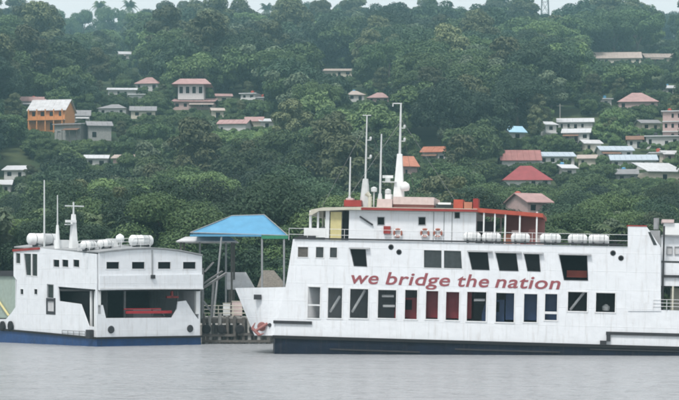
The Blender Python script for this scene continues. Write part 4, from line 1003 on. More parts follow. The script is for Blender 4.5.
# big pink house, two tiers
t, p, w, hw_, k = house('house', 'large two tier house with pinkish roofs and white columns, biggest on the upper slope', 173, 214, 95, 102, 110, M_['house_pink'], M_['roof_pink'], 0, 11, 'shed', 5, 1, keep=.95)
z0 = hw_ + 7 * k; x0, x1 = (177 - 193.5) * k, (203 - 193.5) * k; z1 = z0 + 11.5 * k
holes = [[(x0 + (i + .22) * (x1 - x0) / 4, z0 + .7), (x0 + (i + .78) * (x1 - x0) / 4, z0 + .7), (x0 + (i + .78) * (x1 - x0) / 4, z1 - .6), (x0 + (i + .22) * (x1 - x0) / 4, z1 - .6)] for i in range(4)]
mb = MB(); mb.plate([(x0, z0 - 1), (x1, z0 - 1), (x1, z1), (x0, z1)], holes, .2, lambda u, v, d: (u, 3 + d, v)); mb.box(x0, x0 + .2, 3.2, 10, z0 - 1, z1); mb.box(x1 - .2, x1, 3.2, 10, z0 - 1, z1); mb.box(x0 + .2, x1 - .2, 9.8, 10, z0 - 1, z1)
mb.build('upper_wall', M_['house_white'], t)
for h in holes: window(t, h, lambda u, v, d: (u, 3 + d, v), M_['white_plain'], M_['glass_dark'], w=.08)
xa_, xb_ = (171 - 193.5) * k, (211 - 193.5) * k
mb = MB(); mb.add([(xa_, 1.5, z1), (xb_, 1.5, z1), (xb_, 11.5, z1), (xa_, 11.5, z1), (xa_ + 2, 6, z1 + 7 * k), (xb_ - 2, 6, z1 + 7 * k)], [(0, 1, 5, 4), (1, 2, 5), (2, 3, 4, 5), (3, 0, 4), (0, 3, 2, 1)]); mb.build('upper_roof', M_['roof_pink'], t)
RESERVED.append((172, 213, 76, 97, p.y))
house('house', 'white flat topped house alone in the trees right of the big pink house', 240, 256, 92, 94, 106, M_['house_white'], M_['roof_white'], -12, 7, 'flat', 2, 2)
house('house', 'low white annex stepping down beside the white flat topped house', 253, 264, 97, 98.5, 106, M_['house_white'], M_['roof_white'], -12, 6, 'flat', 1)
house('house', 'white house with dark square windows below the white flat topped one', 217, 247, 119, 124, 138, M_['house_white'], M_['roof_pink'], -8, 8, 'gable', 4)
house('house', 'grey pink roofed house joining the right of the dark windowed white house', 244, 262, 120, 125, 130, M_['house_cream'], M_['roof_pink'], -4, 7, 'gable', 2)
house('house', 'tiny white hut at the end of the grey pink roofed house', 260, 274, 119, 122, 130, M_['house_white'], M_['roof_white'], 10, 5, 'gable', 1)
house('house', 'small grey hut on the slope left of the dark windowed white house', 212, 224, 110, 113, 119, M_['house_cream'], M_['roof_tan'], 8, 5, 'gable', 1)
# centre
house('house', 'pale pink roofed house in mid slope trees, left one of two', 347, 365, 92, 97, 102, M_['house_white'], M_['roof_tan'], 6, 8, 'hip', 2)
house('house', 'dusky pink roofed house in mid slope trees, right one of two', 367, 390, 93, 99, 105, M_['house_pink'], M_['roof_pink'], -6, 8, 'hip', 3)
house('house', 'white house with salmon roof in the trees just right of the main mast', 421, 449, 146, 152, 165, M_['house_white'], M_['roof_orange'], -14, 8, 'gable', 2)
house('house', 'orange roofed house with pale wall half hidden behind the main mast', 402, 418, 156, 166, 182, M_['house_pink'], M_['roof_orange'], 18, 7, 'gable', 2)
house('house', 'long pale roofed shed in a gap of the trees at upper centre', 318, 352, 70, 73, 77, M_['house_cream'], M_['roof_tan'], 0, 8, 'gable', 4)
# right
house('house', 'bright red roofed house with white verandah, lower right slope', 504, 551, 167, 181, 189, M_['house_white'], M_['roof_red'], 0, 8, 'hip', 4, keep=.3)
house('house', 'dull rose roofed house with white wall behind the bright red roof', 502, 540, 150, 160, 170, M_['house_white'], M_['roof_rose'], 0, 7, 'gable', 3)
house('house', 'small hut with a light blue roof among trees above the red roofed house', 509, 526, 129, 135, 141, M_['house_white'], M_['roof_skyblue'], 20, 5, 'gable', 1)
house('house', 'pale blue roofed long house right of the rose roofed house', 538, 576, 152, 157, 166, M_['house_white'], M_['roof_blue'], 4, 8, 'gable', 4)
house('house', 'white walled building standing tall at the left of the white cluster', 545, 557, 121, 125, 142, M_['house_white'], M_['roof_white'], 15, 8, 'gable', 1, 2)
house('house', 'white roofed long building at the back of the white cluster', 557, 594, 119, 124, 131, M_['house_white'], M_['roof_white'], -6, 9, 'gable', 5)
house('house', 'white roofed low house in front of the white cluster', 562, 590, 131, 136, 142, M_['house_white'], M_['roof_white'], -10, 8, 'gable', 3)
house('house', 'brownish pink hip roofed house on the upper right slope', 617, 659, 91, 101, 112, M_['house_pink'], M_['roof_pink'], -5, 10, 'hip', 4)
house('house', 'small white block house left of the brownish pink hip roof', 600, 612, 99, 101, 107, M_['house_white'], M_['roof_white'], 10, 5, 'flat', 1)
house('house', 'white cottage at the right edge above the tall pink building', 665, 676, 86, 89, 95, M_['house_white'], M_['roof_white'], 0, 5, 'gable', 1)
house('house', 'tall pink multi storey building at the right edge of the picture', 662, 690, 108, 112, 142, M_['house_pink'], M_['roof_pale'], -10, 9, 'flat', 4, 3)
house('house', 'white flat roofed block below the tall pink building', 645, 680, 134, 137, 150, M_['house_white'], M_['roof_white'], -6, 8, 'flat', 4)
house('house', 'low cream house left of the tall pink building', 641, 661, 122, 126, 132, M_['house_cream'], M_['roof_grey'], 6, 7, 'gable', 2)
house('house', 'pale blue roofed long shed at the right, farther one of two', 600, 634, 149, 154, 160, M_['house_white'], M_['roof_blue'], 2, 8, 'gable', 4)
house('house', 'pale blue roofed long shed at the right, nearer one of two', 610, 658, 155, 161, 170, M_['house_white'], M_['roof_blue'], -4, 8, 'gable', 5)
house('house', 'whitish tilted sheet roofed shed at the lower right edge', 646, 684, 164, 175, 182, M_['house_cream'], M_['roof_white'], 14, 8, 'shed', 3)
house('house', 'cream cottage between the blue roofed sheds and the right edge block', 650, 664, 151, 154, 163, M_['house_cream'], M_['roof_pale'], -4, 6, 'flat', 1)
house('house', 'small pale roofed hut between the white cluster and the farther blue shed', 584, 602, 143, 147, 153, M_['house_cream'], M_['roof_pale'], 8, 6, 'gable', 2, keep=.35)
house('house', 'rust roofed hut above the farther blue roofed shed', 627, 643, 138, 142, 149, M_['house_white'], M_['roof_rust'], -8, 6, 'gable', 2, keep=.35)
house('house', 'small white roofed hut below the pale blue roofed long house', 562, 577, 168, 172, 178, M_['house_white'], M_['roof_white'], 12, 6, 'gable', 1, keep=.3)
house('house', 'grey roofed hut just below the nearer blue roofed shed', 616, 638, 173, 178, 184, M_['house_grey'], M_['roof_grey'], -6, 6, 'gable', 2, keep=.3)
house('house', 'pale roofed house at the right edge below the white flat roofed block', 664, 684, 152, 156, 164, M_['house_pink'], M_['roof_pale'], 6, 6, 'gable', 2, keep=.4)
house('house', 'tan roofed hut right of the pale blue roofed long house', 578, 596, 158, 162, 168, M_['house_cream'], M_['roof_tan'], -10, 6, 'gable', 2, keep=.35)
house('house', 'small pinkish roofed hut between the big pink house and the white flat topped one', 216, 232, 96, 99, 104, M_['house_cream'], M_['roof_pink'], 6, 6, 'gable', 1, keep=.3)
house('shed', 'long tan roofed shed near the skyline at the right, left one of two', 593, 643, 51, 58, 66, M_['house_cream'], M_['roof_tan'], -4, 10, 'gable', 6, cat='shed')
house('shed', 'tan roofed shed near the skyline at the right edge, right one of two', 644, 678, 53, 58, 63, M_['house_cream'], M_['roof_tan'], 3, 9, 'gable', 4, cat='shed')
house('house', 'white house on the ridge near the top right corner', 661, 672, 32, 36, 42, M_['house_white'], M_['roof_white'], 0, 7, 'gable', 2)
house('house', 'white walled house high on the ridge at the upper left, left one of two', 61, 72, 25, 28, 36, M_['house_white'], M_['roof_grey'], 0, 7, 'gable', 2)
house('house', 'white walled house high on the ridge at the upper left, right one of two', 76, 91, 23, 27, 34, M_['house_white'], M_['roof_pale'], 0, 7, 'gable', 2)
house('house', 'tiny white roofed hut high on the ridge at the upper left', 112, 125, 24, 27, 30, M_['house_white'], M_['roof_white'], 0, 6, 'gable', 1)
house('house', 'tiny pale roofed hut alone in the upper left forest', 118, 131, 52, 55, 59, M_['house_white'], M_['roof_white'], 8, 6, 'gable', 1)
house('house', 'white sheet roofed house at the left edge behind the small ferry masts', 3, 26, 169, 174, 180, M_['house_white'], M_['roof_white'], -6, 8, 'gable', 2)
house('house', 'white sheet roofed house cut by the left edge, lower of two', -8, 11, 183, 188, 195, M_['house_white'], M_['roof_white'], 6, 7, 'gable', 2)
house('house', 'low white walled house in trees below the grey houses', 84, 108, 155, 159, 168, M_['house_white'], M_['roof_white'], 4, 7, 'gable', 2, keep=.6)
house('house', 'salmon walled house in trees below the grey houses', 112, 136, 156, 160, 168, M_['house_pink'], M_['roof_tan'], -6, 7, 'gable', 2, keep=.6)
house('house', 'brown pink roofed house with pale gable above the end of the red awning', 526, 552, 196, 205, 216, M_['house_pink'], M_['roof_pink'], 24, 7, 'gable', 2, Y=300, keep=.15)

# lattice tower on the ridge
tp = hit(545, 40); Yt = 1150
tp = Vector((at(545, 30, Yt).x, Yt, tz(at(545, 30, Yt).x, Yt)))
tw = empty('lattice_tower', None, tuple(tp)); tag(tw, 'grey steel lattice radio tower standing on the skyline', 'tower')
HT = 60
cor = [(-1, -1), (1, -1), (1, 1), (-1, 1)]
def tr_(z): return 3.2 - 2.2 * z / HT
for sx_, sy_ in cor:
    MB().tube((sx_ * tr_(0), sy_ * tr_(0), -2), (sx_ * tr_(HT), sy_ * tr_(HT), HT), .3, .16, 6).build('leg', MAT['steel'], tw)
lv = 9
for i in range(lv):
    z0, z1 = HT * i / lv, HT * (i + 1) / lv; a, b = tr_(z0), tr_(z1)
    mb = MB()
    for j in range(4):
        c0, c1 = cor[j], cor[(j + 1) % 4]
        mb.tube((c0[0] * a, c0[1] * a, z0), (c1[0] * b, c1[1] * b, z1), .13, n=5); mb.tube((c1[0] * a, c1[1] * a, z0), (c0[0] * b, c0[1] * b, z1), .13, n=5)
        mb.tube((c0[0] * b, c0[1] * b, z1), (c1[0] * b, c1[1] * b, z1), .13, n=5)
    mb.build('brace', MAT['steel'], tw)
RESERVED.append((541, 549, 0, 14, Yt))

for px, p0, p1, lab in ((88, 50, 76, 'grey utility pole in the forest above the orange house'), (141, 56, 80, 'grey utility pole just above the pink roofed house'), (392, 82, 98, 'pale utility pole right of the two pink roofed houses'), (560, 104, 124, 'grey utility pole above the white cluster of buildings')):
    p = hit(px, p1); h = (p1 - p0) * p.y / F_PX
    t = empty('utility_pole', None, tuple(p)); tag(t, lab, 'utility pole', 'utility poles on the hillside')
    MB().tube((0, 0, -1), (0, 0, h), .16, .11, 8).build('post', MAT['concrete'], t); MB().box(-.9, .9, -.06, .06, h - .6, h - .45).build('crossarm', MAT['timber'], t)
    RESERVED.append((px - 1.5, px + 1.5, p0, p0 + (p1 - p0) * .7, p.y))
# ------------------------------------------------------------------ trees
def crown_mesh(name, seed, rx_, rz_, z0, nclump, leaf, nleaf, clump_r, flat=0.0, hollow=0.55):
    r = random.Random(seed); vs = []; fs = []
    cl = []
    while len(cl) < nclump:
        d = Vector((r.uniform(-1, 1), r.uniform(-1, 1), r.uniform(-.75, 1)))
        if not hollow < d.length < 1.0: continue
        wob = 1 + .30 * noise.noise(Vector((d.x * 1.3 + seed, d.y * 1.3, d.z * 1.3)))
        z = d.z if d.z < 0 else d.z * (1 - flat)
        cl.append((Vector((d.x * rx_ * wob, d.y * rx_ * wob, z0 + rz_ * (z * wob))), clump_r * r.uniform(.65, 1.3)))
    for c, cr in cl:
        per = int(nleaf / nclump * (cr / clump_r) ** 2)
        for _ in range(per):
            d = Vector((r.gauss(0, 1), r.gauss(0, 1), r.gauss(.25, 1))).normalized()
            p = c + Vector((d.x * cr, d.y * cr, d.z * cr * .72)) * r.uniform(.65, 1.08)
            nrm = (d * .8 + Vector((r.uniform(-.6, .6), r.uniform(-.6, .6), r.uniform(0, .9)))).normalized()
            u = nrm.orthogonal().normalized(); u.rotate(Matrix.Rotation(r.uniform(0, 6.28), 3, nrm)); w = nrm.cross(u)
            s = leaf * r.uniform(.6, 1.35); k = len(vs)
            vs += [tuple(p - u * s), tuple(p + w * s * .5 + nrm * s * .12), tuple(p + u * s), tuple(p - w * s * .5 + nrm * s * .12)]
            fs.append((k, k + 1, k + 2, k + 3))
    me = bpy.data.meshes.new(name); me.from_pydata(vs, [], fs); me.update()
    return me, cl
def trunk_mesh(name, seed, h, r0, cl, n_l=7):
    r = random.Random(seed); mb = MB()
    p = Vector((0, 0, -1.5)); segs = 4; pts = [p]
    for i in range(segs): pts.append(Vector((r.uniform(-.25, .25) * (i + 1) * .6, r.uniform(-.25, .25) * (i + 1) * .6, h * (i + 1) / segs)))
    for i in range(segs): mb.tube(pts[i], pts[i + 1], r0 * (1.25 - .22 * i), r0 * (1.25 - .22 * (i + 1)), 7, False)
    for c, cr in r.sample(cl, min(n_l, len(cl))):
        b = pts[2 + r.randrange(3)] if r.random() < .7 else pts[-1]
        mid = b.lerp(c, .5) + Vector((0, 0, .3)); mb.tube(b, mid, r0 * .38, r0 * .25, 5, False); mb.tube(mid, c, r0 * .25, r0 * .08, 5, False)
    return mb.mesh(name, True, fix=False)
KINDS = {}
def kind(key, shape, tone, mat, seed, **kw):
    h = kw.pop('trunk_h'); r0 = kw.pop('trunk_r'); far = kw.copy()
    me, cl = crown_mesh('crown_' + key, seed, **kw); me.materials.append(MAT[mat])
    tm = trunk_mesh('trunk_' + key, seed, h, r0, cl); tm.materials.append(MAT['bark'])
    big = me
    if key in ('round1', 'round2', 'bright', 'spread', 'pale'):
        kb = kw.copy(); kb['leaf'] = kw['leaf'] * .58; kb['nleaf'] = int(kw['nleaf'] * 2.3)
        big, _ = crown_mesh('bigcrown_' + key, seed, **kb); big.materials.append(MAT[mat])
    far['nleaf'] = int(kw['nleaf'] * .4); far['leaf'] = kw['leaf'] * 1.6
    fm, _ = crown_mesh('farcrown_' + key, seed + 50, **far); fm.materials.append(MAT[mat])
    KINDS[key] = dict(crown=me, big=big, trunk=tm, far=fm, shape=shape, tone=tone, r=max(v.co.xy.length for m_ in (me, fm) for v in m_.vertices) * .93, top=max(v.co.z for m_ in (me, fm) for v in m_.vertices))
kind('round1', 'round crowned', 'mid green', 'leaf_green', 11, rx_=4.0, rz_=3.4, z0=6.2, nclump=30, leaf=0.204, nleaf=17100, clump_r=1.45, trunk_h=5.2, trunk_r=.28)
kind('round2', 'broad dense', 'dark green', 'leaf_dark', 12, rx_=4.8, rz_=3.6, z0=6.6, nclump=34, leaf=0.218, nleaf=19000, clump_r=1.6, trunk_h=5.2, trunk_r=.32)
kind('spread', 'wide spreading', 'mid green', 'leaf_green', 13, rx_=5.6, rz_=2.6, z0=7.6, nclump=34, leaf=0.204, nleaf=18050, clump_r=1.35, flat=.3, trunk_h=6.2, trunk_r=.3)
kind('tall', 'tall ragged', 'olive green', 'leaf_olive', 14, rx_=2.9, rz_=5.0, z0=8.2, nclump=30, leaf=0.190, nleaf=16150, clump_r=1.25, trunk_h=9.0, trunk_r=.25)
kind('bright', 'leafy', 'light yellowish green', 'leaf_bright', 15, rx_=3.5, rz_=2.9, z0=5.2, nclump=24, leaf=0.204, nleaf=14250, clump_r=1.35, trunk_h=4.2, trunk_r=.22)
kind('pale', 'loose', 'pale grey green', 'leaf_pale', 19, rx_=3.8, rz_=3.4, z0=6.0, nclump=20, leaf=.20, nleaf=11000, clump_r=1.25, trunk_h=5.4, trunk_r=.22)
kind('bush', 'low bushy', 'mid green', 'leaf_green', 16, rx_=2.6, rz_=1.7, z0=2.0, nclump=18, leaf=0.184, nleaf=10450, clump_r=1.0, trunk_h=1.6, trunk_r=.14)
kind('umbrella', 'flat topped umbrella shaped', 'dark green', 'leaf_dark', 17, rx_=5.0, rz_=1.6, z0=9.5, nclump=22, leaf=0.231, nleaf=9500, clump_r=1.2, flat=.35, hollow=.3, trunk_h=8.8, trunk_r=.26)
# palm
def palm_meshes(seed):
    r = random.Random(seed); tr = MB(); h = 8.5; pts = [Vector((.0, 0, -1))] + [Vector((.9 * (i / 6) ** 2, .2 * i / 6, h * i / 6)) for i in range(1, 7)]
    for i in range(6): tr.tube(pts[i], pts[i + 1], .2 - .015 * i, .185 - .015 * i, 7, False)
    cr = MB(); top = pts[-1]
    for k in range(17):
        a = k * 2.4 + r.uniform(-.2, .2); el = r.uniform(-.1, 1.15); L = r.uniform(2.6, 3.4); d = Vector((math.cos(a), math.sin(a), 0)); prev = None
        for i in range(10):
            t = i / 9; p = top + d * (L * t * math.cos(el * (1 - t * .3))) + Vector((0, 0, L * t * math.sin(el) - 1.5 * t * t * L * .42))
            s_ = Vector((-d.y, d.x, 0))
            if prev is not None:
                for sg in (-1, 1):
                    ln = .75 * math.sin(math.pi * min(1, t * .85 + .12)) + .1; w = .16
                    b = prev.lerp(p, .5); tip = b + s_ * sg * ln + d * .35 - Vector((0, 0, ln * .45)); ax = (p - prev).normalized() * w
                    cr.add([b - ax, b + ax, tip + ax * .3, tip - ax * .3], [(0, 1, 2, 3)])
                cr.tube(prev, p, .035, .03, 4, False)
            prev = p
    tm = tr.mesh('trunk_palm', True, False); tm.materials.append(MAT['bark']); cm = cr.mesh('crown_palm', fix=False); cm.materials.append(MAT['leaf_palm'])
    return cm, tm
PC, PT = palm_meshes(5)
def clear(X, Y, z, r, top, slack=0.0):
    """does a tree here stay out of the sight line to a house?"""
    k = F_PX / Y; pxc, pyb = proj((X, Y, z)); px0, px1 = pxc - r * k * .6, pxc + r * k * .6; py0 = pyb - top * k * .97
    for a0, a1, b0, b1, Yh in RESERVED:
        if Y < Yh + 9 and px0 < a1 and px1 > a0 and py0 < b1 - slack and pyb > b0: return False
    return True
def clear_box(X, Y):
    for a0, a1, b0, b1, Yh in RESERVED:
        xa_, xb_ = (a0 - CX) / F_PX * Yh, (a1 - CX) / F_PX * Yh
        if xa_ - 3 < X < xb_ + 3 and Yh - 2.5 < Y < Yh + 10: return False
    return True
cands = []
Y = 221.0
trng = random.Random(21)
keys = ['round1', 'round2', 'spread', 'tall', 'bright', 'bush', 'pale']
while Y < 1168:
    s = 9.0 if Y < 330 else 7.0 + Y * .0058; half = Y * .178 + 30; X = -half + trng.uniform(0, s)
    while X < half:
        x, y = X + trng.uniform(-.42, .42) * s, Y + trng.uniform(-.42, .42) * s
        big = noise.noise(Vector((x * .02, y * .013, 5)))
        wts = [4, 3.2 - big * 3, 3.6, 1.6, 1.7 + big * 3.0, .8, 1.3]
        key = trng.choices(keys, [max(.2, q) for q in wts])[0]
        sc = trng.uniform(.7, 1.3) * (1.1 if y < 300 else 1.12 + min(.5, (y - 300) / 800) - (.55 if y > 1060 else 0))
        if y < 250: sc *= 1.12
        z = tz(x, y); K = KINDS[key]; ok = False
        for key2, sc2 in ((key, sc), (key, sc * .75), ('round1', .5), ('bush', 1.1), ('bush', .85), ('bush', .55), ('bush', .35)):
            K = KINDS[key2]
            if clear_box(x, y) and clear(x, y, z, K['r'] * sc2, K['top'] * sc2): ok = True; key, sc = key2, sc2; break
        if ok: cands.append((x, y, z, key, sc, trng.uniform(0, 6.28)))
        X += s
    Y += s * .9
# shrubs and young trees crowding round the houses
for a0, a1, b0, b1, Yh in list(RESERVED):
    if Yh > 1100 or a1 - a0 < 5: continue
    wpx = a1 - a0; k = Yh / F_PX
    for i in range(int(10 + wpx * .55)):
        y = Yh - trng.uniform(2.6, 16); x = ((a0 + a1) / 2 - CX) * k + trng.uniform(-.5, .5) * (wpx * k + 12); z = tz(x, y)
        key = trng.choice(['bush', 'bush', 'bright', 'round1']); K = KINDS[key]
        lim = CAM_H + (HOR - b1 + trng.uniform(-1.0, 2.5)) / F_PX * y - z          # tree top stays under the sight line
        sc = min(lim / K['top'], trng.uniform(.5, 1.0))
        if sc < .22 or not clear(x, y, z, K['r'] * sc, K['top'] * sc, 3): continue
        cands.append((x, y, z, key, sc, trng.uniform(0, 6.28)))
    for sd_ in (-1, 1):
        for i in range(3):
            y = Yh + trng.uniform(-6, 9); x = ((a0 if sd_ < 0 else a1) - CX) * k + sd_ * trng.uniform(1.5, 6); z = tz(x, y); key = trng.choice(['round1', 'bright', 'tall', 'bush']); K = KINDS[key]; sc = trng.uniform(.35, .75)
            if clear(x, y, z, K['r'] * sc * .8, K['top'] * sc): cands.append((x, y, z, key, sc, trng.uniform(0, 6.28)))
# big single crowns behind the ferries
for px, py, key, y in ((285, 160, 'round2', 300), (326, 172, 'round2', 288), (215, 170, 'round1', 310), (168, 164, 'spread', 322), (108, 174, 'bright', 300), (250, 192, 'bright', 268), (480, 162, 'round1', 338), (458, 182, 'round2', 300),
                       (585, 186, 'round2', 300), (565, 200, 'round2', 268), (622, 190, 'spread', 270), (34, 198, 'round2', 246), (8, 206, 'round2', 240), (62, 196, 'pale', 262), (140, 184, 'round1', 288), (660, 194, 'round2', 258),
                       (422, 192, 'round1', 276), (345, 202, 'bright', 258), (500, 206, 'round2', 262), (388, 182, 'round2', 306), (190, 200, 'round2', 250), (600, 208, 'bright', 246), (128, 206, 'pale', 246), (300, 204, 'spread', 246), (645, 210, 'round1', 240)):
    p = at(px, py, y); z = tz(p.x, y); K = KINDS[key]; sc = (p.z - z) / K['top']
    if clear(p.x, y, z, K['r'] * sc * .7, K['top'] * sc, 4): cands.append((p.x, y, z, key, sc, trng.uniform(0, 6.28)))
# brush in the gaps
for i in range(420):
    y = trng.uniform(315, 560); x = trng.uniform(-1, 1) * (y * .178 + 10); z = tz(x, y); sc = trng.uniform(.7, 1.25)
    if clear_box(x, y) and clear(x, y, z, KINDS['bush']['r'] * sc, KINDS['bush']['top'] * sc): cands.append((x, y, z, trng.choice(['bush', 'bush', 'bright']) if sc < .9 else 'bush', sc * .9, trng.uniform(0, 6.28)))
# a patch of pale bright crowns on the upper slope
for px, py, sc in ((509, 88, 1.5), (521, 84, 1.9), (534, 87, 1.7), (546, 90, 1.4)):
    p = hit(px, py); cands.append((p.x, p.y, p.z, 'bright', sc, trng.uniform(0, 6.28)))
# dark thicket behind the landing
for i in range(9):
    x = at(202 + i * 11, 250, 219).x; y = 218 + trng.uniform(-1, 2); cands.append((x, y, tz(x, y), 'round2', trng.uniform(.7, .95), trng.uniform(0, 6.28)))
# understorey along the shore
for i in range(46):
    x = -48 + i * 2.1 + trng.uniform(-.5, .5); y = trng.uniform(215.5, 219.5)
    cands.append((x, y, tz(x, y), 'bush', trng.uniform(.6, 1.0), trng.uniform(0, 6.28)))
NAMES = {l[:2]: None for l in LANDMARKS}
def where(px, py):
    best = min(PLACES, key=lambda q: (q[0] - px) ** 2 + 1.6 * (q[1] - py) ** 2)
    dx, dy = px - best[0], py - best[1]
    if abs(dx) < 12 and abs(dy) < 9: return 'right beside the ' + best[2]
    v = 'above' if dy < -9 else ('below' if dy > 9 else ''); h = 'left of' if dx < -12 else ('right of' if dx > 12 else '')
    far = 'just ' if math.hypot(dx, dy) < 28 else ('well ' if math.hypot(dx, dy) > 52 else '')
    if v and h: return f"{far}{'up' if v == 'above' else 'down'} {h} the {best[2]}"
    return f'{far}{v or h} the {best[2]}'
PLACES = [(46, 114, 'orange house'), (100, 133, 'grey houses'), (193, 92, 'big pink house'), (252, 99, 'white flat topped house'), (232, 130, 'dark windowed white house'),
          (368, 98, 'pink roofed pair'), (435, 155, 'salmon roofed house'), (525, 165, 'red roofed house'), (570, 130, 'white cluster'), (638, 100, 'brownish pink hip roof'),
          (630, 158, 'blue roofed sheds'), (620, 58, 'long tan shed'), (14, 174, 'left edge white house'), (110, 162, 'salmon walled house'), (239, 224, 'blue canopy'),
          (401, 150, 'tallest mast'), (367, 150, 'second mast'), (73, 220, 'small ferry masts'), (644, 230, 'funnel casing'), (507, 212, 'red awning'), (141, 242, 'small ferry roof'), (300, 180, 'shoreline centre'), (20, 230, 'shore at left')]
def in_view(c):
    px, py = proj(c[:3]); k = F_PX / c[1]; r = KINDS[c[3]]['r'] * c[4] * k
    return -r * .6 < px < 679 + r * .6
cands.sort(key=lambda c: -KINDS[c[3]]['r'] * c[4] / c[1] * (1 if in_view(c) else 0))
near = [c for c in cands[:262] if in_view(c)]; rest = cands[len(near):]
leaf_names = {'bush': 'shrub'}
def tree_label(c):
    x, y, z, key, sc, _ = c; K = KINDS[key]; px, py = proj((x, y, z + K['top'] * sc * .6)); nm = 'shrub' if key == 'bush' else 'tree'
    size = 'small ' if sc < .8 else ('big ' if sc > 1.12 else '')
    return f"{size}{K['tone']} {K['shape'].split()[-1 if K['shape'] != 'round crowned' else 0]} {nm} {where(px, py)}"
ORD = ['first', 'second', 'third', 'fourth', 'fifth', 'sixth', 'seventh', 'eighth', 'ninth']
same = {}
for c in near: same.setdefault(tree_label(c), []).append(c)
LABEL = {}
for lab, cs in same.items():
    cs.sort(key=lambda c: c[0] / c[1])
    for i, c in enumerate(cs):
        n_ = len(cs)
        suf = '' if n_ == 1 else (', ' + ('left' if i == 0 else 'right') + ' one of two' if n_ == 2 else (', ' + ('leftmost' if i == 0 else 'rightmost' if i == n_ - 1 else ORD[min(i, 8)] + ' from left')))
        full = lab + suf
        if len(full.split()) > 16: full = full.replace('big ', '', 1).replace('small ', '', 1) if full.split()[0] in ('big', 'small') else full
        LABEL[c] = full
def plant_tree(c):
    x, y, z, key, sc, rz__ = c; K = KINDS[key]
    nm = 'shrub' if key == 'bush' else 'tree'
    t = empty(nm, None, (x, y, z)); t.rotation_euler = (0, 0, rz__); t.scale = (sc, sc, sc)
    tag(t, LABEL[c], nm, 'shrubs on the hillside' if key == 'bush' else 'trees on the shore and hillside')
    for n_, me in (('trunk', K['trunk']), ('crown', K['big'] if sc > 1.15 and y < 345 else K['crown'])):
        o = bpy.data.objects.new(n_, me); COL.objects.link(o); o.parent = t
for c in near: plant_tree(c)
# palms near the shore
for i, (px, py, Yk, lab) in enumerate([(92, 196, 226, 'tall palm with drooping fronds right of the small ferry main mast'), (108, 206, 222, 'palm with pale fronds above the canisters of the small ferry'), (66, 190, 232, 'palm behind the masts of the small ferry'),
                                       (606, 206, 214, 'palm with pale glossy fronds behind the pair of life rafts'), (575, 214, 218, 'low palm behind the ferry deck aft of the awning'), (652, 205, 213, 'palm just behind the funnel casing'), (500, 196, 224, 'palm rising above the red awning'), (150, 212, 220, 'palm right of the small ferry roof canisters'), (330, 205, 222, 'palm behind the wheelhouse of the large ferry')]):
    p = at(px, py, Yk); z = tz(p.x, Yk); sc = max(.5, (p.z - z) / 9.3) * .85
    t = empty('palm_tree', None, (p.x, Yk, z)); t.rotation_euler = (0, 0, i * 1.9); t.scale = (sc, sc, sc); tag(t, lab, 'palm', 'palms along the shore')
    for n_, me in (('trunk', PT), ('crown', PC)):
        o = bpy.data.objects.new(n_, me); COL.objects.link(o); o.parent = t

# skyline trees that stand out one by one
sky_px = [(18, 6, 'spread', 'flat topped dark tree on the skyline near the top left corner'), (40, 3, 'round2', 'broad dark tree rising over the ridge at the far left'), (52, 9, 'spread', 'ragged tree on the skyline left of the first gap in the ridge'), (82, 9, 'round1', 'low rounded tree on the skyline above the two white ridge houses'), (98, 4, 'spread', 'tall feathery tree on the skyline above the two white ridge houses'), (112, 6, 'spread', 'feathery tree on the skyline right of the white ridge houses'), (130, 3, 'round1', 'open limbed umbrella tree with sky showing through on the left ridge'),
          (145, 9, 'spread', 'thin upright tree just left of the wide gap in the ridge'), (184, 3, 'round2', 'square topped tree just right of the wide gap in the ridge'), (200, 6, 'spread', 'flat tree beside the square topped tree on the ridge'), (235, 9, 'round2', 'rounded tree on the left central skyline'), (268, 6, 'spread', 'narrow tree poking above the central skyline'), (303, 1, 'spread', 'tallest dark tree on the central skyline'),
          (312, 3, 'round2', 'dark clump tree beside the tallest tree on the central skyline'), (345, 3, 'spread', 'spreading tree with one side limb on the central skyline'), (372, 11, 'round1', 'low rounded tree on the skyline right of centre'), (403, 8, 'round1', 'small flat tree standing alone on the skyline right of centre'), (440, 9, 'spread', 'leaning flat topped tree right of the dip in the skyline'), (457, 5, 'round2', 'broad flat topped tree right of the dip in the skyline'),
          (492, 13, 'spread', 'forked tree left of the lattice tower'), (508, 5, 'spread', 'tufted tree on the skyline left of the lattice tower'), (585, 13, 'round1', 'rounded tree on the skyline right of the lattice tower'), (622, 13, 'round1', 'pointed tree on the skyline right of the lattice tower'), (655, 9, 'round2', 'large dark tree on the skyline at the right'), (672, 9, 'round2', 'dark tree on the skyline in the top right corner')]
for i, (px, py, key, lab) in enumerate(sky_px):
    Yk = 1135 + (i * 37 % 30); x = at(px, py, Yk).x; z = tz(x, Yk); K = KINDS[key]
    h = at(px, py, Yk).z - z; sc = max(.6, h / K['top'])
    if px in (98, 130, 268, 508): K = dict(trunk=PT, crown=PC); sc = h / 9.0
    t = empty('tree', None, (x, Yk, z)); t.rotation_euler = (0, 0, i * 1.3); w_ = min(sc, 1.9); t.scale = (w_, w_, sc)
    tag(t, lab, 'tree', 'trees on the skyline')
    for n_, me in (('trunk', K['trunk']), ('crown', K['crown'])):
        o = bpy.data.objects.new(n_, me); COL.objects.link(o); o.parent = t

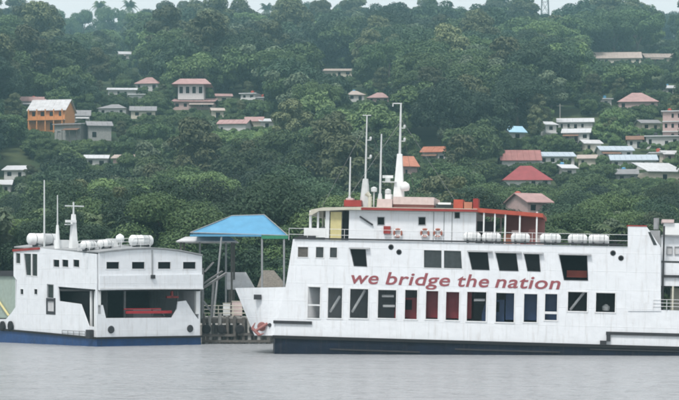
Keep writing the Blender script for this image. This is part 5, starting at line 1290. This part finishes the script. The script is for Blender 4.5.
# ------------------------------------------------------------------ the far wood: one mass, instanced by geometry nodes
protos = bpy.data.collections.new('far_wood_kinds')
ORDER = sorted(KINDS)
for i, key in enumerate(ORDER):
    o = bpy.data.objects.new('wood_%02d' % i, KINDS[key]['far']); protos.objects.link(o)
me = bpy.data.meshes.new('far_wood'); me.from_pydata([c[:3] for c in rest], [], [])
for nm_, ty_, vals in (('kind_index', 'INT', [ORDER.index(c[3]) for c in rest]), ('size', 'FLOAT', [c[4] for c in rest]), ('turn', 'FLOAT', [c[5] for c in rest])):
    me.attributes.new(nm_, ty_, 'POINT').data.foreach_set('value', vals)
fw = bpy.data.objects.new('far_wood', me); COL.objects.link(fw)
tag(fw, 'dense green forest covering the hillside up to the ridge', 'forest', kind='stuff')
ng = bpy.data.node_groups.new('far_wood', 'GeometryNodeTree')
ng.interface.new_socket('Geometry', in_out='INPUT', socket_type='NodeSocketGeometry'); ng.interface.new_socket('Geometry', in_out='OUTPUT', socket_type='NodeSocketGeometry')
gi, go = ng.nodes.new('NodeGroupInput'), ng.nodes.new('NodeGroupOutput')
ci = ng.nodes.new('GeometryNodeCollectionInfo'); ci.inputs[0].default_value = protos; ci.inputs['Separate Children'].default_value = True; ci.inputs['Reset Children'].default_value = True
ip = ng.nodes.new('GeometryNodeInstanceOnPoints'); ip.inputs['Pick Instance'].default_value = True
def named(nm, ty):
    a = ng.nodes.new('GeometryNodeInputNamedAttribute'); a.data_type = ty; a.inputs['Name'].default_value = nm; return a.outputs['Attribute']
cx_ = ng.nodes.new('ShaderNodeCombineXYZ')
ng.links.new(named('turn', 'FLOAT'), cx_.inputs[2])
ng.links.new(gi.outputs[0], ip.inputs['Points']); ng.links.new(ci.outputs[0], ip.inputs['Instance'])
ng.links.new(named('kind_index', 'INT'), ip.inputs['Instance Index']); ng.links.new(cx_.outputs[0], ip.inputs['Rotation'])
ng.links.new(named('size', 'FLOAT'), ip.inputs['Scale']); ng.links.new(ip.outputs[0], go.inputs[0])
fw.modifiers.new('scatter', 'NODES').node_group = ng
print('trees', len(near), 'far wood', len(rest))

# thin foam along the waterlines
fm_ = MAT['foam'] = material('foam', (0.62, 0.64, 0.66), 0.7, var=0.15)
mb = MB(); fr = random.Random(3)
for M0, p0, p1 in ((FM, Vector((rx(274, 352) - .3, -.35, 0)), Vector((X1, -.35, 0))), (LM, Vector((-.2, -.25, 0)), Vector((WB, -.25, 0))), (LM, Vector((-.25, 0, 0)), Vector((-.25, YF, 0)))):
    a = M0 @ p0; b = M0 @ p1; a.z = b.z = .006; n_ = int((b - a).length / .5); d = (b - a).normalized(); nn = Vector((d.y, -d.x, 0))
    if nn.y > 0: nn = -nn
    for i in range(n_):
        if fr.random() < .45: continue
        c = a.lerp(b, i / n_) + nn * fr.uniform(-.05, .35); L_ = fr.uniform(.25, .9); w_ = fr.uniform(.04, .22)
        mb.add([c - d * L_, c + nn * w_ * .6 - d * L_ * .3, c + nn * w_ + d * L_ * .4, c + d * L_, c - nn * w_ * .3], [(0, 1, 2, 3, 4)])
tag(mb.build('foam', fm_), kind='stuff')

# ------------------------------------------------------------------ haze
hm = bpy.data.materials.new('haze'); hm.use_nodes = True; n = hm.node_tree.nodes; n.clear()
ho = n.new('ShaderNodeOutputMaterial'); pv = n.new('ShaderNodeVolumePrincipled')
pv.inputs['Color'].default_value = (0.50, 0.88, 1.0, 1); pv.inputs['Density'].default_value = 0.00033; pv.inputs['Anisotropy'].default_value = 0.15
hm.node_tree.links.new(pv.outputs[0], ho.inputs['Volume'])
mb = MB(); mb.box(-1550, 1550, -550, 2650, -6, 240)
tag(mb.build('haze', hm), kind='stuff')
